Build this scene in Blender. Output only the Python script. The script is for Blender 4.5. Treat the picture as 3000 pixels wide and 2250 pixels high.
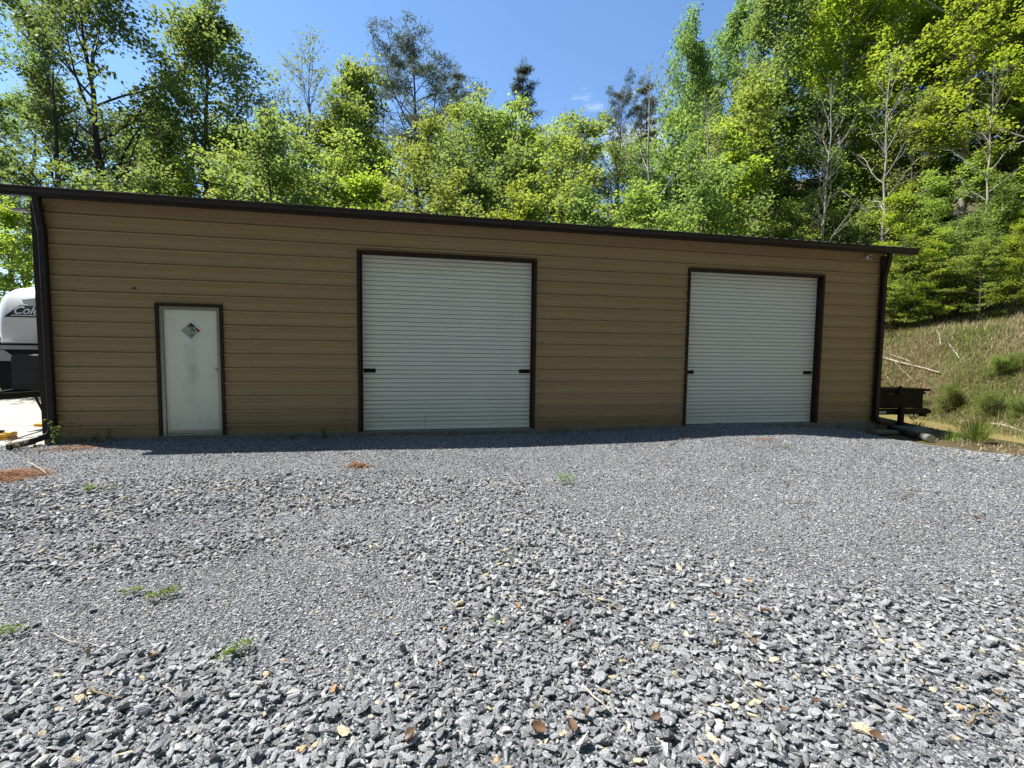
import bpy, bmesh, math, random
import numpy as np
from mathutils import Matrix, Vector

for o in list(bpy.data.objects):
    bpy.data.objects.remove(o)
sc = bpy.context.scene
COL = sc.collection

# ------------------------------------------------------------------ camera
F_PX, PITCH, ROLL, YAW = 1358.6, 0.06426, 0.01215, 0.19845
CAM = np.array([0.0, -8.245, 1.361])
cy, sy = math.cos(YAW), math.sin(YAW)
FW = np.array([sy * math.cos(PITCH), cy * math.cos(PITCH), -math.sin(PITCH)])
R0 = np.array([cy, -sy, 0.0]); U0 = np.cross(R0, FW)
RT = R0 * math.cos(ROLL) + U0 * math.sin(ROLL)
UP = U0 * math.cos(ROLL) - R0 * math.sin(ROLL)
cam = bpy.data.cameras.new('camera')
cam.sensor_fit = 'HORIZONTAL'; cam.sensor_width = 36.0
cam.lens = F_PX / 3000 * 36.0
cam.clip_start = 0.05; cam.clip_end = 2000
cam_o = bpy.data.objects.new('camera', cam)
COL.objects.link(cam_o)
m = Matrix.Identity(4)
for i in range(3):
    m[i][0] = RT[i]; m[i][1] = UP[i]; m[i][2] = -FW[i]; m[i][3] = CAM[i]
cam_o.matrix_world = m
sc.camera = cam_o

# ------------------------------------------------------------------ sky, sun, exposure
TO_SUN = Vector((-2.24, 0.78, 3.77)).normalized()
SUN_EL = math.asin(TO_SUN.z); SUN_ROT = math.atan2(TO_SUN.x, TO_SUN.y)
world = bpy.data.worlds.new('World'); sc.world = world
world.use_nodes = True
wn, wl = world.node_tree.nodes, world.node_tree.links
wn.clear()
w_out = wn.new('ShaderNodeOutputWorld'); w_bg = wn.new('ShaderNodeBackground')
w_sky = wn.new('ShaderNodeTexSky')
w_sky.sky_type = 'NISHITA'; w_sky.sun_disc = False
w_sky.sun_elevation = SUN_EL; w_sky.sun_rotation = SUN_ROT
w_sky.altitude = 300; w_sky.air_density = 1.0; w_sky.dust_density = 0.15; w_sky.ozone_density = 2.6
w_bg.inputs['Strength'].default_value = 0.112
# thin wisps of cirrus over the whole dome
w_tc = wn.new('ShaderNodeTexCoord'); w_map = wn.new('ShaderNodeMapping')
w_map.inputs['Scale'].default_value = (1.6, 3.2, 6.0); w_map.inputs['Rotation'].default_value = (0.2, 0.3, 0.7)
w_noi = wn.new('ShaderNodeTexNoise'); w_noi.inputs['Scale'].default_value = 1.7
w_noi.inputs['Detail'].default_value = 5; w_noi.inputs['Roughness'].default_value = 0.62
w_rmp = wn.new('ShaderNodeValToRGB')
w_rmp.color_ramp.elements[0].position = 0.62; w_rmp.color_ramp.elements[0].color = (0, 0, 0, 1)
w_rmp.color_ramp.elements[1].position = 0.86; w_rmp.color_ramp.elements[1].color = (0.75, 0.75, 0.75, 1)
w_mix = wn.new('ShaderNodeMixRGB'); w_mix.inputs['Color2'].default_value = (9.0, 9.4, 9.8, 1)
wl.new(w_tc.outputs['Generated'], w_map.inputs['Vector']); wl.new(w_map.outputs['Vector'], w_noi.inputs['Vector'])
wl.new(w_noi.outputs['Fac'], w_rmp.inputs['Fac']); wl.new(w_rmp.outputs['Color'], w_mix.inputs['Fac'])
w_hs = wn.new('ShaderNodeHueSaturation'); w_hs.inputs['Saturation'].default_value = 1.09; w_hs.inputs['Value'].default_value = 1.10
wl.new(w_sky.outputs['Color'], w_hs.inputs['Color']); wl.new(w_hs.outputs['Color'], w_mix.inputs['Color1']); wl.new(w_mix.outputs['Color'], w_bg.inputs['Color'])
wl.new(w_bg.outputs['Background'], w_out.inputs['Surface'])

sun = bpy.data.lights.new('sun', 'SUN'); sun.energy = 5.0; sun.angle = math.radians(0.53); sun.color = (1.0, 0.955, 0.88)
sun_o = bpy.data.objects.new('sun', sun); COL.objects.link(sun_o)
sun_o.rotation_euler = (-TO_SUN).to_track_quat('-Z', 'Y').to_euler()
sun_o.location = (-20, 10, 40)

sc.view_settings.view_transform = 'Standard'; sc.view_settings.look = 'None'
sc.view_settings.exposure = 1.0; sc.view_settings.gamma = 1.0
sc.view_settings.use_curve_mapping = False
sc.render.engine = 'CYCLES'
cyc = sc.cycles
cyc.max_bounces = 5; cyc.diffuse_bounces = 3; cyc.glossy_bounces = 2; cyc.transmission_bounces = 4
cyc.transparent_max_bounces = 4; cyc.volume_bounces = 0
cyc.sample_clamp_indirect = 6.0; cyc.caustics_reflective = False; cyc.caustics_refractive = False
cyc.use_denoising = True; cyc.debug_use_spatial_splits = False
try:
    cyc.denoiser = 'OPENIMAGEDENOISE'; cyc.denoising_prefilter = 'ACCURATE'
except Exception:
    pass
sc.render.filter_size = 1.2

# ------------------------------------------------------------------ helpers
rng = np.random.default_rng(7)
random.seed(7)


def ray(px, py):
    return FW + RT * (px - 1500) / F_PX - UP * (py - 1125) / F_PX


def at_depth(px, py, depth):
    return CAM + ray(px, py) * depth


def at_z(px, py, z):
    d = ray(px, py)
    return CAM + d * (z - CAM[2]) / d[2]


def on_ground(px, py, it=12):
    z = -0.15
    for _ in range(it):
        p = at_z(px, py, z)
        z = 0.5 * z + 0.5 * float(H(p[0], p[1]))
    return at_z(px, py, z)


def sstep(a, b, t):
    t = np.clip((np.asarray(t, float) - a) / (b - a), 0, 1)
    return t * t * (3 - 2 * t)


def link(o, parent=None):
    COL.objects.link(o)
    if parent is not None:
        o.parent = parent
    return o


def tag(o, label=None, cat=None, group=None, kind=None):
    if label: o['label'] = label
    if cat: o['category'] = cat
    if group: o['group'] = group
    if kind: o['kind'] = kind
    return o


def empty(name, loc=(0, 0, 0), rz=0.0, label=None, cat=None, group=None):
    o = bpy.data.objects.new(name, None)
    o.empty_display_size = 0.1
    o.location = loc; o.rotation_euler = (0, 0, rz)
    link(o)
    return tag(o, label, cat, group)


def np_mesh(name, verts, faces, mat=None, smooth=False, attrs=None):
    """fast mesh from numpy: faces is an (n,k) int array"""
    verts = np.ascontiguousarray(verts, np.float32); faces = np.ascontiguousarray(faces, np.int32)
    me = bpy.data.meshes.new(name)
    n, k = faces.shape
    me.vertices.add(len(verts)); me.vertices.foreach_set('co', verts.ravel())
    me.loops.add(n * k); me.loops.foreach_set('vertex_index', faces.ravel())
    me.polygons.add(n)
    me.polygons.foreach_set('loop_start', np.arange(0, n * k, k, dtype=np.int32))
    if attrs:
        for an, (dom, typ, data) in attrs.items():
            a = me.attributes.new(an, typ, dom)
            a.data.foreach_set('value' if typ in ('FLOAT', 'INT') else 'vector', np.ascontiguousarray(data).ravel())
    me.update(calc_edges=True)
    if smooth:
        me.polygons.foreach_set('use_smooth', np.ones(n, bool))
    if mat:
        me.materials.append(mat)
    return me


class MB:
    """collects shapes; build() links them as one mesh object"""

    def __init__(self):
        self.v = []; self.f = []

    def add(self, vs, fs):
        b = len(self.v)
        self.v += [tuple(p) for p in vs]
        self.f += [tuple(i + b for i in f) for f in fs]
        return self

    def box(self, x0, x1, y0, y1, z0, z1):
        vs = [(x0, y0, z0), (x1, y0, z0), (x1, y1, z0), (x0, y1, z0), (x0, y0, z1), (x1, y0, z1), (x1, y1, z1), (x0, y1, z1)]
        return self.add(vs, [(0, 3, 2, 1), (4, 5, 6, 7), (0, 1, 5, 4), (1, 2, 6, 5), (2, 3, 7, 6), (3, 0, 4, 7)])

    def prism(self, poly, axis, a, b):
        """poly: list of 2-D points; extruded from a to b along axis"""
        n = len(poly)
        def P(p, t):
            return {'x': (t, p[0], p[1]), 'y': (p[0], t, p[1]), 'z': (p[0], p[1], t)}[axis]
        vs = [P(p, a) for p in poly] + [P(p, b) for p in poly]
        fs = [tuple(range(n)), tuple(range(2 * n - 1, n - 1, -1))]
        fs += [(i, (i + 1) % n + 0, (i + 1) % n + n, i + n) for i in range(n)]
        return self.add(vs, fs)

    def sweep(self, pts, section, caps=True, up=(0, 0, 1)):
        """sweep a closed 2-D section along a polyline"""
        pts = [Vector(p) for p in pts]; n = len(section); vs = []
        for i, p in enumerate(pts):
            t = (pts[min(i + 1, len(pts) - 1)] - pts[max(i - 1, 0)]).normalized()
            u = Vector(up)
            if abs(t.dot(u)) > 0.97: u = Vector((0, 1, 0))
            s = t.cross(u).normalized(); w = s.cross(t)
            vs += [p + s * a + w * b for a, b in section]
        fs = []
        for i in range(len(pts) - 1):
            for j in range(n):
                fs.append((i * n + j, i * n + (j + 1) % n, (i + 1) * n + (j + 1) % n, (i + 1) * n + j))
        if caps:
            fs += [tuple(range(n - 1, -1, -1)), tuple(range((len(pts) - 1) * n, len(pts) * n))]
        return self.add(vs, fs)

    def tube(self, pts, radii, n=6, caps=True):
        pts = [Vector(p) for p in pts]
        if not hasattr(radii, '__len__'): radii = [radii] * len(pts)
        vs = []; s = None
        for i, p in enumerate(pts):
            t = (pts[min(i + 1, len(pts) - 1)] - pts[max(i - 1, 0)]).normalized()
            if s is None:
                u = Vector((0, 0, 1)) if abs(t.z) < 0.9 else Vector((1, 0, 0))
                s = t.cross(u).normalized()
            else:
                s = (s - t * s.dot(t)).normalized()
            w = t.cross(s)
            vs += [p + (s * math.cos(a) + w * math.sin(a)) * radii[i] for a in (2 * math.pi * k / n for k in range(n))]
        fs = []
        for i in range(len(pts) - 1):
            for j in range(n):
                fs.append((i * n + j, i * n + (j + 1) % n, (i + 1) * n + (j + 1) % n, (i + 1) * n + j))
        if caps:
            fs += [tuple(range(n - 1, -1, -1)), tuple(range((len(pts) - 1) * n, len(pts) * n))]
        return self.add(vs, fs)

    def mesh(self, name, mat, smooth=False, bevel=0.0, segs=2):
        me = bpy.data.meshes.new(name)
        me.from_pydata(self.v, [], self.f)
        if bevel > 0:
            bm = bmesh.new(); bm.from_mesh(me)
            bmesh.ops.bevel(bm, geom=bm.edges[:], offset=bevel, segments=segs, profile=0.5, affect='EDGES', clamp_overlap=True)
            bm.to_mesh(me); bm.free()
        me.update()
        if smooth is True:
            for p in me.polygons: p.use_smooth = True
        if mat: me.materials.append(mat)
        return me

    def build(self, name, mat, parent=None, smooth=False, bevel=0.0, segs=2, label=None):
        o = bpy.data.objects.new(name, self.mesh(name, mat, smooth, bevel, segs))
        if label: o['label'] = label
        return link(o, parent)


def shade_auto(o, ang=35):
    bm = bmesh.new(); bm.from_mesh(o.data)
    for e in bm.edges:
        e.smooth = len(e.link_faces) == 2 and e.calc_face_angle(0) < math.radians(ang)
    for f in bm.faces: f.smooth = True
    bm.to_mesh(o.data); bm.free()
    return o


# ------------------------------------------------------------------ materials
def nodes(name):
    mt = bpy.data.materials.new(name); mt.use_nodes = True
    nt = mt.node_tree; n, l = nt.nodes, nt.links
    return mt, n, l, n['Principled BSDF'], n['Material Output']


def plain(name, col, rough=0.5, metal=0.0, var=0.12, scale=6.0, bump=0.0, bscale=60.0, spec=0.5, stretch=None, dirt=None, coat=0.0):
    mt, n, l, b, out = nodes(name)
    b.inputs['Roughness'].default_value = rough; b.inputs['Metallic'].default_value = metal
    b.inputs['Specular IOR Level'].default_value = spec
    if coat: b.inputs['Coat Weight'].default_value = coat
    tc = n.new('ShaderNodeTexCoord'); vec = tc.outputs['Object']
    if stretch:
        mp = n.new('ShaderNodeMapping'); mp.inputs['Scale'].default_value = stretch
        l.new(vec, mp.inputs['Vector']); vec = mp.outputs['Vector']
    no = n.new('ShaderNodeTexNoise'); no.inputs['Scale'].default_value = scale; no.inputs['Detail'].default_value = 3; no.inputs['Roughness'].default_value = 0.6
    l.new(vec, no.inputs['Vector'])
    rp = n.new('ShaderNodeValToRGB')
    rp.color_ramp.elements[0].position = 0.3; rp.color_ramp.elements[1].position = 0.72
    rp.color_ramp.elements[0].color = tuple(c * (1 - var) for c in col) + (1,)
    rp.color_ramp.elements[1].color = tuple(min(1, c * (1 + var)) for c in col) + (1,)
    l.new(no.outputs['Fac'], rp.inputs['Fac'])
    colout = rp.outputs['Color']
    if dirt:
        dcol, amt, dsc = dirt
        d = n.new('ShaderNodeTexNoise'); d.inputs['Scale'].default_value = dsc; d.inputs['Detail'].default_value = 4; d.inputs['Roughness'].default_value = 0.7
        l.new(vec, d.inputs['Vector'])
        dr = n.new('ShaderNodeValToRGB'); dr.color_ramp.elements[0].position = 0.52; dr.color_ramp.elements[1].position = 0.75
        dr.color_ramp.elements[1].color = (amt, amt, amt, 1)
        l.new(d.outputs['Fac'], dr.inputs['Fac'])
        mx = n.new('ShaderNodeMixRGB'); mx.inputs['Color2'].default_value = (*dcol, 1)
        l.new(dr.outputs['Color'], mx.inputs['Fac']); l.new(colout, mx.inputs['Color1']); colout = mx.outputs['Color']
    l.new(colout, b.inputs['Base Color'])
    if bump:
        nb = n.new('ShaderNodeTexNoise'); nb.inputs['Scale'].default_value = bscale; nb.inputs['Detail'].default_value = 2
        l.new(vec, nb.inputs['Vector'])
        bp = n.new('ShaderNodeBump'); bp.inputs['Strength'].default_value = bump; bp.inputs['Distance'].default_value = 0.01
        l.new(nb.outputs['Fac'], bp.inputs['Height']); l.new(bp.outputs['Normal'], b.inputs['Normal'])
    return mt


def leaf_mat(name, dark, light, trans, tw=0.5, hue=0.06, rough=0.55):
    """leaf: diffuse reflectance plus light let through the blade"""
    mt, n, l, b, out = nodes(name)
    at = n.new('ShaderNodeAttribute'); at.attribute_name = 'v'
    oi = n.new('ShaderNodeObjectInfo')
    rp = n.new('ShaderNodeMixRGB'); rp.inputs['Color1'].default_value = (*dark, 1); rp.inputs['Color2'].default_value = (*light, 1)
    l.new(at.outputs['Fac'], rp.inputs['Fac'])
    hs = n.new('ShaderNodeHueSaturation')
    mh = n.new('ShaderNodeMapRange'); mh.inputs['To Min'].default_value = 0.5 - hue * 0.5; mh.inputs['To Max'].default_value = 0.5 + hue * 0.35
    mv = n.new('ShaderNodeMapRange'); mv.inputs['To Min'].default_value = 0.8; mv.inputs['To Max'].default_value = 1.2
    l.new(oi.outputs['Random'], mh.inputs['Value']); l.new(oi.outputs['Random'], mv.inputs['Value'])
    l.new(mh.outputs['Result'], hs.inputs['Hue']); l.new(mv.outputs['Result'], hs.inputs['Value'])
    l.new(rp.outputs['Color'], hs.inputs['Color'])
    l.new(hs.outputs['Color'], b.inputs['Base Color'])
    b.inputs['Roughness'].default_value = rough; b.inputs['Specular IOR Level'].default_value = 0.2
    tr = n.new('ShaderNodeBsdfTranslucent')
    hs2 = n.new('ShaderNodeHueSaturation'); hs2.inputs['Color'].default_value = (*trans, 1)
    l.new(mh.outputs['Result'], hs2.inputs['Hue']); l.new(mv.outputs['Result'], hs2.inputs['Value'])
    l.new(hs2.outputs['Color'], tr.inputs['Color'])
    mx = n.new('ShaderNodeMixShader'); mx.inputs['Fac'].default_value = tw
    l.new(b.outputs['BSDF'], mx.inputs[1]); l.new(tr.outputs['BSDF'], mx.inputs[2]); l.new(mx.outputs['Shader'], out.inputs['Surface'])
    return mt


M = {}
M['siding'] = plain('tan_siding', (0.365, 0.257, 0.136), 0.38, var=0.05, scale=1.3, stretch=(0.25, 1, 3), dirt=((0.2, 0.16, 0.1), 0.22, 2.2))
def splash(mt):
    n, l = mt.node_tree.nodes, mt.node_tree.links; b = n['Principled BSDF']
    src = b.inputs['Base Color'].links[0].from_socket
    tc = n.new('ShaderNodeTexCoord'); sx = n.new('ShaderNodeSeparateXYZ'); l.new(tc.outputs['Object'], sx.inputs['Vector'])
    no = n.new('ShaderNodeTexNoise'); no.inputs['Scale'].default_value = 3.0; no.inputs['Detail'].default_value = 4; l.new(tc.outputs['Object'], no.inputs['Vector'])
    mr = n.new('ShaderNodeMapRange'); mr.inputs['From Min'].default_value = 0.0; mr.inputs['From Max'].default_value = 0.55; mr.inputs['To Min'].default_value = 0.85; mr.inputs['To Max'].default_value = 0.0
    l.new(sx.outputs['Z'], mr.inputs['Value'])
    mu = n.new('ShaderNodeMath'); mu.operation = 'MULTIPLY'; l.new(mr.outputs[0], mu.inputs[0]); l.new(no.outputs['Fac'], mu.inputs[1])
    mx = n.new('ShaderNodeMixRGB'); mx.inputs['Color2'].default_value = (0.14, 0.115, 0.07, 1)
    l.new(mu.outputs[0], mx.inputs['Fac']); l.new(src, mx.inputs['Color1']); l.new(mx.outputs['Color'], b.inputs['Base Color'])


splash(M['siding'])
M['trim'] = plain('brown_trim', (0.028, 0.0125, 0.008), 0.45, spec=0.3, var=0.12, scale=4, bump=0.02)
M['gutter'] = plain('gutter_brown', (0.016, 0.0105, 0.009), 0.4, spec=0.35, var=0.1, scale=2, stretch=(0.3, 1, 1), dirt=((0.035, 0.03, 0.026), 0.35, 3))
M['roof'] = plain('green_roof_metal', (0.05, 0.105, 0.085), 0.35, var=0.1, scale=3)
M['curtain'] = plain('white_roll_door', (0.76, 0.77, 0.70), 0.42, var=0.035, scale=2.0, stretch=(0.4, 1, 1.6), dirt=((0.46, 0.46, 0.40), 0.25, 2.6))
M['frame'] = plain('mill_finish_frame', (0.36, 0.385, 0.34), 0.3, metal=0.6, var=0.1, scale=4)
M['concrete'] = plain('concrete', (0.40, 0.37, 0.31), 0.85, var=0.14, scale=3.0, bump=0.15, bscale=45, dirt=((0.22, 0.19, 0.14), 0.5, 1.6))
M['slab'] = plain('slab_concrete', (0.17, 0.16, 0.135), 0.85, var=0.25, scale=7, bump=0.2, bscale=30, dirt=((0.10, 0.09, 0.07), 0.7, 6))
M['black'] = plain('black_paint', (0.0035, 0.0035, 0.004), 0.55, var=0.2, scale=5, spec=0.2)
M['plastic'] = plain('black_plastic', (0.009, 0.0085, 0.0085), 0.5, var=0.2, scale=8)
M['steel'] = plain('bright_steel', (0.55, 0.55, 0.53), 0.25, metal=1.0, var=0.05)
M['white'] = plain('white_plastic', (0.75, 0.75, 0.73), 0.4, var=0.04)
M['camper'] = plain('camper_gelcoat', (0.74, 0.74, 0.73), 0.25, var=0.04, scale=1.2, dirt=((0.46, 0.45, 0.42), 0.35, 3.0), coat=0.3)
M['grey'] = plain('grey_stripe', (0.36, 0.37, 0.37), 0.35, var=0.05)
M['red'] = plain('sign_red', (0.50, 0.03, 0.035), 0.5, var=0.1)
M['paper'] = plain('sign_paper', (0.66, 0.68, 0.55), 0.6, var=0.12, scale=20)
M['ink'] = plain('sign_ink', (0.012, 0.016, 0.012), 0.5, var=0.1)
M['yellow'] = plain('yellow_block', (0.70, 0.36, 0.02), 0.5, var=0.12, scale=9, dirt=((0.2, 0.12, 0.03), 0.6, 10))
M['wood'] = plain('weathered_board', (0.20, 0.16, 0.10), 0.8, var=0.3, scale=8, stretch=(1, 8, 8), bump=0.2)
M['deadwood'] = plain('bleached_wood', (0.33, 0.285, 0.225), 0.85, var=0.4, scale=9, bump=0.4, bscale=30)
M['bark'] = plain('grey_bark', (0.10, 0.085, 0.065), 0.9, var=0.45, scale=5, stretch=(1, 1, 0.35), bump=0.6, bscale=22)
M['darkbark'] = plain('dark_bark', (0.045, 0.038, 0.032), 0.9, var=0.4, scale=5, stretch=(1, 1, 0.35), bump=0.6, bscale=22)
M['palebark'] = plain('pale_bark', (0.34, 0.31, 0.26), 0.85, var=0.4, scale=3.5, stretch=(1, 1, 0.5), bump=0.4, bscale=18, dirt=((0.10, 0.09, 0.06), 0.8, 3))
M['corrugated'] = plain('brown_drain_pipe', (0.045, 0.032, 0.027), 0.55, var=0.3, scale=12)
M['leafA'] = leaf_mat('leaf_poplar', (0.07, 0.12, 0.035), (0.165, 0.235, 0.07), (0.33, 0.46, 0.10), 0.48, hue=0.03)
M['leafB'] = leaf_mat('leaf_maple', (0.09, 0.145, 0.02), (0.22, 0.295, 0.048), (0.48, 0.61, 0.055), 0.5, hue=0.025)
M['leafC'] = leaf_mat('leaf_understory', (0.08, 0.13, 0.03), (0.215, 0.29, 0.078), (0.44, 0.56, 0.09), 0.48, hue=0.03)
M['leafD'] = leaf_mat('leaf_dark', (0.055, 0.09, 0.03), (0.13, 0.18, 0.06), (0.25, 0.36, 0.08), 0.46, hue=0.03)
M['leafE'] = leaf_mat('leaf_pale', (0.15, 0.19, 0.07), (0.24, 0.29, 0.10), (0.36, 0.44, 0.10), 0.45, hue=0.03)
M['leafY'] = leaf_mat('leaf_yellow', (0.15, 0.18, 0.04), (0.25, 0.28, 0.07), (0.38, 0.42, 0.07), 0.45)
M['needle'] = leaf_mat('pine_needles', (0.075, 0.10, 0.075), (0.15, 0.18, 0.125), (0.14, 0.17, 0.10), 0.35, hue=0.02)
M['grass'] = leaf_mat('grass_blade', (0.095, 0.15, 0.03), (0.19, 0.26, 0.06), (0.28, 0.38, 0.06), 0.45, hue=0.02)
M['straw'] = leaf_mat('dry_grass_blade', (0.32, 0.25, 0.14), (0.54, 0.46, 0.29), (0.42, 0.35, 0.2), 0.35, hue=0.01)
M['weed'] = leaf_mat('weed_leaf', (0.06, 0.10, 0.025), (0.12, 0.17, 0.04), (0.16, 0.24, 0.04), 0.4)
M['brownleaf'] = leaf_mat('fallen_leaf', (0.08, 0.048, 0.03), (0.25, 0.155, 0.095), (0.18, 0.1, 0.05), 0.3, hue=0.02)
M['needleorange'] = leaf_mat('fallen_needles', (0.20, 0.085, 0.035), (0.36, 0.19, 0.09), (0.2, 0.1, 0.04), 0.2, hue=0.01)


def glass_mat():
    mt, n, l, b, out = nodes('window_glass')
    tr = n.new('ShaderNodeBsdfTransparent'); tr.inputs['Color'].default_value = (0.88, 0.92, 0.88, 1)
    gl = n.new('ShaderNodeBsdfGlossy'); gl.inputs['Roughness'].default_value = 0.03
    mx = n.new('ShaderNodeMixShader'); mx.inputs['Fac'].default_value = 0.10
    l.new(tr.outputs[0], mx.inputs[1]); l.new(gl.outputs[0], mx.inputs[2]); l.new(mx.outputs[0], out.inputs['Surface'])
    return mt


M['glass'] = glass_mat()


def door_mat():
    """white steel door: stains below the little window and scuffs by the knob"""
    mt, n, l, b, out = nodes('white_steel_door')
    b.inputs['Roughness'].default_value = 0.45
    tc = n.new('ShaderNodeTexCoord')
    mp = n.new('ShaderNodeMapping'); mp.inputs['Scale'].default_value = (9, 1, 1.1)
    l.new(tc.outputs['Object'], mp.inputs['Vector'])
    no = n.new('ShaderNodeTexNoise'); no.inputs['Scale'].default_value = 1.6; no.inputs['Detail'].default_value = 7
    l.new(mp.outputs['Vector'], no.inputs['Vector'])
    sx = n.new('ShaderNodeSeparateXYZ'); l.new(tc.outputs['Object'], sx.inputs['Vector'])
    # streak: narrow in x around the window's tip, from z 1.45 to 0.5
    def mth(op, a, v=None, c=None):
        q = n.new('ShaderNodeMath'); q.operation = op
        (l.new(a, q.inputs[0]) if hasattr(a, 'links') else setattr(q.inputs[0], 'default_value', a))
        if v is not None: (l.new(v, q.inputs[1]) if hasattr(v, 'links') else setattr(q.inputs[1], 'default_value', v))
        if c is not None: q.inputs[2].default_value = c
        return q.outputs[0]
    dx = mth('ABSOLUTE', mth('SUBTRACT', sx.outputs['X'], -3.54))
    fx = n.new('ShaderNodeMapRange'); fx.inputs['From Min'].default_value = 0.0; fx.inputs['From Max'].default_value = 0.13; fx.inputs['To Min'].default_value = 1; fx.inputs['To Max'].default_value = 0
    l.new(dx, fx.inputs['Value'])
    z0 = n.new('ShaderNodeMapRange'); z0.inputs['From Min'].default_value = 0.55; z0.inputs['From Max'].default_value = 1.0; l.new(sx.outputs['Z'], z0.inputs['Value'])
    z1 = n.new('ShaderNodeMapRange'); z1.inputs['From Min'].default_value = 1.40; z1.inputs['From Max'].default_value = 1.48; z1.inputs['To Min'].default_value = 1; z1.inputs['To Max'].default_value = 0; l.new(sx.outputs['Z'], z1.inputs['Value'])
    st = mth('MULTIPLY', mth('MULTIPLY', fx.outputs[0], z0.outputs[0]), z1.outputs[0])
    st = mth('MULTIPLY', mth('MULTIPLY', st, no.outputs['Fac']), 0.5)
    n2 = n.new('ShaderNodeTexNoise'); n2.inputs['Scale'].default_value = 3.5; n2.inputs['Detail'].default_value = 8; l.new(tc.outputs['Object'], n2.inputs['Vector'])
    r2 = n.new('ShaderNodeMapRange'); r2.inputs['From Min'].default_value = 0.5; r2.inputs['From Max'].default_value = 0.85; r2.inputs['To Max'].default_value = 0.35; l.new(n2.outputs['Fac'], r2.inputs['Value'])
    tot = mth('ADD', st, r2.outputs[0])
    mx = n.new('ShaderNodeMixRGB'); mx.inputs['Color1'].default_value = (0.80, 0.80, 0.68, 1); mx.inputs['Color2'].default_value = (0.40, 0.39, 0.30, 1)
    l.new(tot, mx.inputs['Fac']); l.new(mx.outputs['Color'], b.inputs['Base Color'])
    return mt


M['door'] = door_mat()


def stone_mat():
    mt, n, l, b, out = nodes('crushed_stone')
    at = n.new('ShaderNodeAttribute'); at.attribute_type = 'INSTANCER'; at.attribute_name = 'col'
    tc = n.new('ShaderNodeTexCoord')
    no = n.new('ShaderNodeTexNoise'); no.inputs['Scale'].default_value = 2.2; no.inputs['Detail'].default_value = 3; no.inputs['Roughness'].default_value = 0.65
    l.new(tc.outputs['Object'], no.inputs['Vector'])
    mr = n.new('ShaderNodeMapRange'); mr.inputs['From Min'].default_value = 0.3; mr.inputs['From Max'].default_value = 0.7; mr.inputs['To Min'].default_value = 0.72; mr.inputs['To Max'].default_value = 1.3
    l.new(no.outputs['Fac'], mr.inputs['Value'])
    hs = n.new('ShaderNodeHueSaturation'); l.new(at.outputs['Color'], hs.inputs['Color']); l.new(mr.outputs['Result'], hs.inputs['Value'])
    # thin pale calcite veins
    wv = n.new('ShaderNodeTexWave'); wv.inputs['Scale'].default_value = 0.9; wv.inputs['Distortion'].default_value = 9; wv.inputs['Detail'].default_value = 1
    l.new(tc.outputs['Object'], wv.inputs['Vector'])
    vr = n.new('ShaderNodeMapRange'); vr.inputs['From Min'].default_value = 0.93; vr.inputs['From Max'].default_value = 1.0; vr.inputs['To Max'].default_value = 0.5
    l.new(wv.outputs['Fac'], vr.inputs['Value'])
    mx = n.new('ShaderNodeMixRGB'); mx.inputs['Color2'].default_value = (0.5, 0.5, 0.49, 1)
    l.new(vr.outputs['Result'], mx.inputs['Fac']); l.new(hs.outputs['Color'], mx.inputs['Color1'])
    l.new(mx.outputs['Color'], b.inputs['Base Color'])
    b.inputs['Roughness'].default_value = 0.62; b.inputs['Specular IOR Level'].default_value = 0.4
    nb = n.new('ShaderNodeTexNoise'); nb.inputs['Scale'].default_value = 5; nb.inputs['Detail'].default_value = 2
    l.new(tc.outputs['Object'], nb.inputs['Vector'])
    bp = n.new('ShaderNodeBump'); bp.inputs['Strength'].default_value = 0.35; bp.inputs['Distance'].default_value = 0.12
    l.new(nb.outputs['Fac'], bp.inputs['Height']); l.new(bp.outputs['Normal'], b.inputs['Normal'])
    return mt


M['stone'] = stone_mat()


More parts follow.
